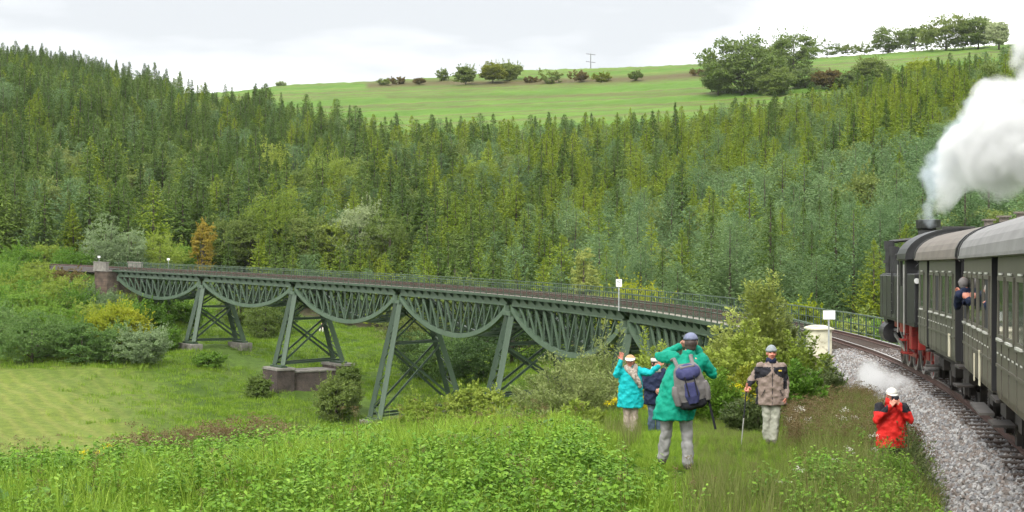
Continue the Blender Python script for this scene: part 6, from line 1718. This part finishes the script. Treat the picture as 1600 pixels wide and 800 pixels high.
Mh = wm(man); top = Mh @ Vector((.452, .235, 1.08)); bot = Mh @ Vector((.56, .30, 0)); bot.z = gz(bot.x, bot.y) - .02
st = tag(empty('walking_stick', bot), 'dark walking stick held by the man in the grey beanie', 'walking stick')
b = MB(); b.rings([(bot, .009), (bot + (top - bot) * .45, .012)], 8); b.build('lower_shaft', [MAT['steel']], st)
b = MB(); b.rings([(bot + (top - bot) * .45, .013), (top, .013)], 8); b.build('upper_shaft', [MAT['c_black']], st)
b = MB(); b.rings([(top - (top - bot) * .09, .018), (top, .02), (top + (top - bot) * .02, .016)], 10); b.build('grip', [surf('cork_grip', (.30, .10, .06), (.36, .14, .08), .7)], st)

# 2 --- photographer in the green jacket, seen from behind
def pack(t, M, V, hd, hr, H3):
    dome(t, M, hd, hr, H3, MAT['c_cap'], 'cap', r=(.098, .112, .098), up=.040, cut=.0, brim=.07)
    hair_back(t, M, hd, hr, H3, MAT['hair_dark'], r=(.085, .088, .085), c=(0, -.03, -.005))
    camera_box(t, M, hd + H3 @ Vector((.0, .17, .0)))
def green_rule(c): return 0
kg = dict(head=(.135, .04, 1.665), neck=(.10, .01, 1.535), chest=(.045, .0, 1.30), pelvis=(-.065, 0, .97), shR=(.27, .01, 1.44), elR=(.43, .10, 1.26), wrR=(.25, .25, 1.58), shL=(-.10, .0, 1.475), elL=(-.26, .14, 1.47), wrL=(.02, .26, 1.60),
          handR=(-.5, .4, .5), upR=(.3, .8, .0), thumbR=-1, handL=(.6, .3, .3), upL=(-.3, .8, .2), thumbL=1, hipR=(.03, 0, .92), knR=(.085, .02, .50), anR=(.085, -.02, .085), hipL=(-.155, 0, .92), knL=(-.19, .03, .52), anL=(-.225, .10, .14), look=(-.05, 0, -.15))
p = stand(1064, 19)
grn = person('photographer in a long green jacket and slate cap, seen from behind', p, .04, kg, 'c_teal', 'c_grey', 'skin', 'onlookers on the bank', hem=.66, jr=(.275, .20), fingers=((.7, .1), (.7, .1)), extra=pack, s=1.03)
MG_ = wm(grn)
Mp = MG_ @ Matrix.Translation((.075, -.26, 1.12)) @ Matrix.Rotation(R(-12), 4, 'Y') @ Matrix.Rotation(R(4), 4, 'X')
bp = tag(empty('backpack', M=Mp), 'violet and grey rucksack on the back of the green jacket', 'backpack')
b = MB(); torso(b, [(-.30, 0, .02, .12, .08), (-.26, 0, .0, .19, .12), (-.05, 0, 0, .215, .135), (.16, 0, 0, .19, .13), (.25, 0, .02, .16, .11), (.29, 0, .03, .12, .08)])
blob('main_sack', b, [MAT['c_packgrey'], MAT['c_black']], bp, Mp, vox=.014, wrinkle=.03, rule=lambda c: 1 if c.z < -.17 else 0)
b = MB(); ell(b, (.0, -.055, .19), (.165, .125, .115), None, 18, 10); blob('lid', b, [MAT['c_pack']], bp, Mp, vox=.014, wrinkle=.02)
b = MB(); torso(b, [(-.21, -.01, -.10, .07, .06), (-.10, -.01, -.105, .10, .075), (.07, -.01, -.10, .075, .07)]); blob('front_pocket', b, [MAT['c_pack']], bp, Mp, vox=.014, wrinkle=.02)
for q in (-1, 1):
    b = MB(); torso(b, [(-.22, q * .19, -.01, .045, .075), (-.06, q * .20, -.01, .055, .085), (.04, q * .19, -.01, .04, .07)]); blob('side_pocket', b, [MAT['c_packgrey']], bp, Mp, vox=.014)
    b = MB(); pts = [(q * .10, .05, .26), (q * .11, .16, .36), (q * .14, .27, .34), (q * .16, .36, .20)]
    b.rings([(x, .026) for x in pts], 8); b.build('shoulder_strap', [MAT['c_packgrey']], bp, Mp)
b = MB(); b.bar((.20, -.02, -.20), (.215, -.01, -.62), .03, .012); b.build('loose_strap', [MAT['c_black']], bp, Mp)
b = MB(); b.box((0, -.05, .275), (.19, .17, .03)); b.build('lid_trim', [MAT['c_packgrey']], bp, Mp, bevel=.012)
b = MB(); b.bar((-.07, -.165, .16), (-.06, -.175, -.1), .016, .01); b.bar((.05, -.165, .16), (.05, -.175, -.1), .016, .01); b.build('compression_strap', [MAT['c_black']], bp, Mp)

# 3 --- waving woman in turquoise
def turq_extra(t, M, V, hd, hr, H3):
    hair_back(t, M, hd, hr, H3, MAT['hair_fair'], r=(.094, .098, .105), c=(0, -.03, .035))
    dome(t, M, hd, hr, H3, MAT['hair_fair'], 'cap', r=(.10, .115, .085), up=.055, brim=None)
    b = MB(); n = 22; b.loft([[hd + H3 @ Vector((math.cos(2 * PI * k / n) * .103, -.002 + math.sin(2 * PI * k / n) * .118, z)) for k in range(n)] for z in (.045, .08)]); vz = b.build('visor', [MAT['c_white']], t, M, True)
    b = MB(); L0 = [(math.cos(PI * k / 12), math.sin(PI * k / 12)) for k in range(13)]
    tp = [hd + H3 @ Vector((x * .105, y * .20, .060 - .03 * y)) for x, y in L0] + [hd + H3 @ Vector((x * .10, y * .105, .066)) for x, y in L0[::-1]]
    b.loft([tp, [q - Vector((0, 0, .01)) for q in tp]]); b.build('peak', [MAT['c_white']], vz, M)
    b = MB()
    for q in (-1, 1): ell(b, hd + H3 @ Vector((q * .034, .095, .026)), (.026, .008, .019), hr, 12, 6)
    b.box(hd + H3 @ Vector((0, .098, .03)), (.03, .01, .006)); b.build('sunglasses', [MAT['c_black']], t, M)
    b = MB(); limb(b, [((.09, .03, 1.37), .06), ((.04, .12, 1.31), .065), ((-.05, .17, 1.20), .068), ((-.13, .18, 1.07), .06), ((-.16, .175, 1.00), .045)]); limb(b, [((-.09, .02, 1.38), .06), ((-.06, .11, 1.32), .06), ((-.06, .17, 1.20), .05)]); limb(b, [((.09, .03, 1.37), .06), ((0, -.07, 1.38), .06), ((-.09, .02, 1.38), .06)])
    blob('scarf', b, [MAT['c_scarf']], t, M, vox=.013, wrinkle=.035)
kt = dict(head=(.01, .03, 1.485), neck=(0, 0, 1.375), chest=(0, 0, 1.17), pelvis=(0, 0, .87), shR=(.175, 0, 1.29), elR=(.30, .05, 1.22), wrR=(.21, .10, 1.52), shL=(-.175, 0, 1.29), elL=(-.38, .10, 1.25), wrL=(-.56, .16, 1.40),
          handR=(-.05, .05, 1), upR=(.1, -1, 0), thumbR=1, handL=(-.25, .1, 1), upL=(0, -1, 0), thumbL=-1, hipR=(.085, 0, .83), knR=(.075, .02, .45), anR=(.07, 0, .08), hipL=(-.085, 0, .83), knL=(-.075, .03, .45), anL=(-.07, .03, .08), look=(0, 0, -.25))
p = stand(985, 28.5)
person('woman in turquoise jacket and scarf waving with both hands', p, PI + .12, kt, 'c_turq', 'c_beige', 'skin_red', 'onlookers on the bank', hem=.56, jr=(.265, .185), fingers=((.08, .45), (.1, .4)), extra=turq_extra)
# 4 --- companion in navy
def navy_extra(t, M, V, hd, hr, H3):
    hair_back(t, M, hd, hr, H3, MAT['hair_dark'], r=(.097, .10, .105), c=(0, -.02, .03))
    b = MB(); n = 22; b.loft([[hd + H3 @ Vector((math.cos(2 * PI * k / n) * .101, -.002 + math.sin(2 * PI * k / n) * .114, z)) for k in range(n)] for z in (.03, .10)]); b.build('headband', [MAT['c_white']], t, M, True)
    b = MB(); torso(b, [(1.30, 0, .02, .115, .11), (1.37, 0, .02, .10, .10), (1.41, 0, .02, .085, .09)]); b.build('neckerchief', [MAT['c_white']], t, M, True)
kn = dict(head=(0, .03, 1.485), neck=(0, 0, 1.375), chest=(0, 0, 1.17), pelvis=(0, 0, .87), shR=(.18, 0, 1.29), elR=(.27, .02, 1.03), wrR=(.08, .20, .93), shL=(-.18, 0, 1.29), elL=(-.25, .0, 1.02), wrL=(-.12, .20, .95),
          handR=(-.8, .3, -.1), upR=(.2, 1, .2), thumbR=1, handL=(.8, .3, -.1), upL=(-.2, 1, .2), thumbL=-1, hipR=(.085, 0, .83), knR=(.085, .02, .45), anR=(.085, 0, .08), hipL=(-.085, 0, .83), knL=(-.085, .02, .45), anL=(-.085, 0, .08), look=(0, 0, .2))
p = stand(1024, 29.6)
person('person in navy jacket and jeans half hidden behind the green jacket', p, PI + .25, kn, 'c_navy', 'c_jean', 'skin', 'onlookers on the bank', hem=.62, jr=(.255, .175), fingers=((.5, .1), (.5, .1)), extra=navy_extra)
# 5 --- photographer in red
def red_extra(t, M, V, hd, hr, H3):
    dome(t, M, hd, hr, H3, MAT['c_white'], 'cap', r=(.100, .114, .095), up=.045, brim=.06)
    hair_back(t, M, hd, hr, H3, MAT['hair_grey'], r=(.084, .085, .08), c=(0, -.03, -.01))
    camera_box(t, M, hd + H3 @ Vector((-.02, .17, -.02)))
    b = MB(); torso(b, [(1.45, 0, .0, .115, .11), (1.53, 0, .0, .105, .10), (1.58, 0, -.01, .095, .09)]); b.build('collar', [MAT['c_red']], t, M, True)
kr = dict(head=(0, .03, 1.615), neck=(0, 0, 1.495), chest=(0, 0, 1.28), pelvis=(0, 0, .96), shR=(.2, 0, 1.415), elR=(.275, .14, 1.21), wrR=(.07, .26, 1.46), shL=(-.2, 0, 1.415), elL=(-.275, .14, 1.21), wrL=(-.07, .26, 1.49),
          handR=(-.5, .2, .75), upR=(.5, .6, 0), thumbR=-1, handL=(.45, .2, .75), upL=(-.5, .6, 0), thumbL=1, hipR=(.09, 0, .91), knR=(.1, .03, .5), anR=(.1, 0, .085), hipL=(-.09, 0, .91), knL=(-.1, .03, .5), anL=(-.1, 0, .085), look=(-.05, 0, 0))
p = stand(1393, 24)
person('photographer in red jacket and white cap among the weeds by the ballast', p, PI - .05, kr, 'c_red', 'c_black', 'skin_red', 'onlookers on the bank', hem=.74, jr=(.265, .175), jmats=[MAT['c_red'], MAT['c_black']], jrule=lambda c: 1 if (c.z > 1.355 and abs(c.x) > .12 and c.z < 1.55) else 0, fingers=((.8, .1), (.8, .1)), extra=red_extra)
# 6 --- figure resting on the slope under the third span
ks = dict(head=(0, .10, .83), neck=(0, .05, .72), chest=(0, .0, .52), pelvis=(0, -.08, .22), shR=(.18, .02, .64), elR=(.25, .16, .42), wrR=(.16, .36, .50), shL=(-.18, .02, .64), elL=(-.25, .16, .42), wrL=(-.16, .36, .50), hipR=(.1, -.02, .16), knR=(.16, .36, .46), anR=(.15, .58, .08), hipL=(-.1, -.02, .16), knL=(-.16, .36, .46), anL=(-.15, .58, .08))
D_ = on_ground(503, 519, 180, 224)
p = stand(503, D_)
person('tiny figure in dark blue resting on the grass under the third span', p, PI, ks, 'c_navy', 'c_white', 'skin', None, hem=.16, jr=(.24, .18), hair=lambda t, M, hd, hr, H3: hair_back(t, M, hd, hr, H3, MAT['hair_dark']), s=1.5, face=False)
# 7, 8 --- passengers leaning out of the second coach (frame of the coach: x right, y ahead, z over the rail)
def coach_person(label, y, z, out, k, jm, hairm, hat=None):
    M = M2 @ Matrix.Translation((-1.44 - out, y, z))
    p = M.translation; yv = M2.to_3x3() @ Vector((0, 1, 0))
    rz = math.atan2(-yv.x, yv.y)
    def ex(t, Mx, V, hd, hr, H3):
        if hat: dome(t, Mx, hd, hr, H3, hat, 'hood', r=(.105, .118, .11), up=.0); hair_back(t, Mx, hd, hr, H3, hat, r=(.10, .10, .11), c=(0, -.035, .01))
        else: hair_back(t, Mx, hd, hr, H3, MAT[hairm], r=(.09, .09, .10), c=(0, -.03, .03))
    return person(label, p, rz, k, jm, 'c_navy', 'skin_red', 'passengers leaning out of the train', hem=-.42, jr=(.21, .14), legs=False, extra=ex, fingers=((.6, .1), (.6, .1)))
kp = dict(head=(0, .10, .20), neck=(.03, .04, .08), chest=(.18, -.02, -.12), pelvis=(.38, -.05, -.36), shR=(.2, .08, .0), elR=(.06, .40, -.18), wrR=(-.02, .72, .02), shL=(-.08, .02, -.02), elL=(-.10, .32, -.26), wrL=(-.08, .66, -.10))
coach_person('passenger in grey hood and dark sleeves leaning out with outstretched arms', 4.95, 2.62, .10, kp, 'c_navy', 'hair_grey', MAT['c_packgrey'])
kq = dict(head=(0, .06, .20), neck=(.03, .02, .08), chest=(.16, -.02, -.12), pelvis=(.34, -.05, -.36), shR=(.2, .04, .0), elR=(.24, .16, -.2), wrR=(.2, .30, -.3), shL=(-.02, .0, -.04), elL=(.08, .1, -.26), wrL=(.16, .24, -.36))
coach_person('passenger with only the face showing at a window of the second coach', 1.45, 2.54, -.06, kq, 'c_navy', 'hair_grey')
# ------------------------------------------------------------------ smoke and steam
def steam_mat(name, color, density, aniso=0.0, nscale=1.2, lo=.38, hi=.62):
    """fog grid of the plume, broken up by turbulence"""
    m, n, l, out = new_mat(name)
    v = n.new('ShaderNodeVolumePrincipled'); v.inputs['Color'].default_value = (*color, 1); v.inputs['Anisotropy'].default_value = aniso
    v.inputs['Density Attribute'].default_value = ''
    at = n.new('ShaderNodeAttribute'); at.attribute_name = 'density'
    tc = n.new('ShaderNodeTexCoord')
    no = n.new('ShaderNodeTexNoise'); no.inputs['Scale'].default_value = nscale; no.inputs['Detail'].default_value = 7; no.inputs['Roughness'].default_value = .62; no.inputs['Distortion'].default_value = .6
    l.new(tc.outputs['Object'], no.inputs['Vector'])
    # turbulence eats into the thin rim and leaves the core dense
    a1 = n.new('ShaderNodeMath'); a1.operation = 'MULTIPLY_ADD'; a1.inputs[1].default_value = 1.0; l.new(at.outputs['Fac'], a1.inputs[0])
    sb = n.new('ShaderNodeMath'); sb.operation = 'MULTIPLY_ADD'; sb.inputs[1].default_value = 2.6; sb.inputs[2].default_value = -1.6; l.new(no.outputs['Fac'], sb.inputs[0]); l.new(sb.outputs[0], a1.inputs[2])
    mr = n.new('ShaderNodeMapRange'); mr.inputs['From Min'].default_value = lo - .3; mr.inputs['From Max'].default_value = hi; mr.inputs['To Min'].default_value = 0; mr.inputs['To Max'].default_value = density
    l.new(a1.outputs[0], mr.inputs['Value'])
    gt = n.new('ShaderNodeMath'); gt.operation = 'MULTIPLY'; l.new(mr.outputs[0], gt.inputs[0])
    cl = n.new('ShaderNodeMath'); cl.operation = 'GREATER_THAN'; cl.inputs[1].default_value = .002; l.new(at.outputs['Fac'], cl.inputs[0]); l.new(cl.outputs[0], gt.inputs[1])
    l.new(gt.outputs[0], v.inputs['Density']); l.new(v.outputs[0], out.inputs['Volume']); return m
def to_volume(o, mat, vox, band):
    g = bpy.data.node_groups.new('fog', 'GeometryNodeTree')
    g.interface.new_socket('Geometry', in_out='INPUT', socket_type='NodeSocketGeometry'); g.interface.new_socket('Geometry', in_out='OUTPUT', socket_type='NodeSocketGeometry')
    gi, go = g.nodes.new('NodeGroupInput'), g.nodes.new('NodeGroupOutput')
    mv = g.nodes.new('GeometryNodeMeshToVolume'); mv.resolution_mode = 'VOXEL_SIZE'
    mv.inputs['Density'].default_value = 1.0; mv.inputs['Voxel Size'].default_value = vox; mv.inputs['Interior Band Width'].default_value = band
    sm = g.nodes.new('GeometryNodeSetMaterial'); sm.inputs['Material'].default_value = mat
    g.links.new(gi.outputs[0], mv.inputs['Mesh']); g.links.new(mv.outputs[0], sm.inputs['Geometry']); g.links.new(sm.outputs[0], go.inputs[0])
    md = o.modifiers.new('fog', 'NODES'); md.node_group = g
def puff_mesh(name, balls, vox, disp, mat, label, cat, seed=3, nsc=1.3, band=.5):
    b = MB()
    for c, r in balls: ell(b, c, (r, r, r), None, 20, 12)
    me = bpy.data.meshes.new(name); me.from_pydata(b.v, [], b.f)
    bm = bmesh.new(); bm.from_mesh(me); bmesh.ops.remove_doubles(bm, verts=bm.verts, dist=1e-5); bm.to_mesh(me); bm.free()
    o = bpy.data.objects.new('tmp', me)
    md = o.modifiers.new('r', 'REMESH'); md.mode = 'VOXEL'; md.voxel_size = vox
    for i, (sc, st) in enumerate(((nsc, disp), (nsc * .42, disp * .5), (nsc * .18, disp * .24))):
        tx = bpy.data.textures.new(name + str(i), 'CLOUDS'); tx.noise_scale = sc; tx.noise_depth = 2
        dm = o.modifiers.new('d%d' % i, 'DISPLACE'); dm.texture = tx; dm.strength = st; dm.mid_level = .5; dm.texture_coords = 'GLOBAL'
    m2 = o.modifiers.new('r2', 'REMESH'); m2.mode = 'VOXEL'; m2.voxel_size = vox
    out = baked(o); out.name = name; out.materials.clear(); out.materials.append(mat)
    o = tag(put(name, out), label, cat, kind='stuff'); to_volume(o, mat, vox, band)
    return o
chim = LM @ Vector((0, 3.35, 4.45))
def SP(px, row, D): return Vector(((px - 800) / F * D, D, (HZ - row) / F * D))
plume = []
path = [(1462, 343, 44.6, .36), (1467, 324, 44.4, .46), (1476, 304, 44.2, .60), (1488, 284, 44.0, .78), (1504, 266, 43.7, .90), (1518, 244, 43.3, 1.08), (1532, 216, 42.9, 1.2), (1550, 258, 42.6, 1.15), (1562, 190, 42.3, 1.35), (1582, 238, 42, 1.5), (1604, 195, 41.6, 1.55), (1650, 180, 41, 1.6), (1650, 225, 40.5, 1.8), (1570, 155, 42.4, .8), (1598, 150, 42.0, .9), (1542, 142, 42.6, .5), (1520, 180, 43.0, .55), (1500, 212, 43.4, .6), (1665, 105, 40.5, 1.2), (1628, 62, 40, .95), (1665, 40, 39.5, 1.4), (1606, 78, 40.6, .75), (1598, 58, 40.6, .6), (1592, 92, 40.6, .45), (1720, 130, 39, 2.0), (1740, 60, 38.5, 2.0), (1790, 90, 38, 2.4)]
for px, row, D, r in path: plume.append((SP(px, row, D), r))
MAT['smoke'] = steam_mat('white_steam', (.968, .970, .974), 3.0, nscale=.95, lo=.42, hi=.85)
puff_mesh('smoke_plume', plume, .11, .75, MAT['smoke'], 'white plume of smoke and steam rising from the chimney', 'smoke', band=.42)
grey = [(SP(px, row, D), r) for px, row, D, r in ((1453, 347, 44.8, .34), (1450, 338, 44.9, .34), (1452, 318, 45.0, .40), (1455, 295, 45.0, .46), (1457, 270, 45.0, .50), (1462, 250, 44.8, .52), (1478, 232, 44.6, .52), (1492, 212, 44.4, .50), (1505, 190, 44.2, .48), (1520, 168, 44.0, .46), (1535, 145, 43.8, .42), (1472, 275, 44.8, .55), (1500, 232, 44.4, .6))]
MAT['thinsmoke'] = steam_mat('grey_smoke', (.78, .84, .90), 2.2, nscale=1.3, lo=.3)
puff_mesh('thin_smoke', grey, .09, .35, MAT['thinsmoke'], 'thin blue-grey smoke along the left edge of the plume', 'smoke', nsc=.7, band=.3)
cock = LM @ Vector((-1.7, 3.4, .3))
low = []
for i in range(15):
    s_ = -13.0 - 8.0 * i / 14 ; q = T(s_, -1.75 - .35 * math.sin(i * .42) - .25 * random.random(), RAIL_UP - .30 + .10 * random.random())
    low.append((q, (.46 + .26 * math.sin(i / 14 * PI)) * (1 - .45 * i / 14)))
MAT['mist'] = steam_mat('ground_steam', (.97, .975, .98), 1.1, nscale=1.6)
puff_mesh('ground_steam', low, .07, .40, MAT['mist'], 'low white steam drifting over the ballast beside the locomotive', 'steam', nsc=.7, band=.3)

# ------------------------------------------------------------------ air
hz_, hn, hl, ho = new_mat('air')
hv = hn.new('ShaderNodeVolumePrincipled'); hv.inputs['Color'].default_value = (.90, .93, .97, 1); hv.inputs['Density'].default_value = 0.00004; hv.inputs['Anisotropy'].default_value = 0.2
hl.new(hv.outputs[0], ho.inputs['Volume'])
b = MB(); b.box((0, 0, 50), (19000, 19000, 230))
tag(b.build('haze', [hz_]), 'thin pale haze over the valley', 'haze', kind='stuff')
bpy.data.scenes.remove(_tmp)
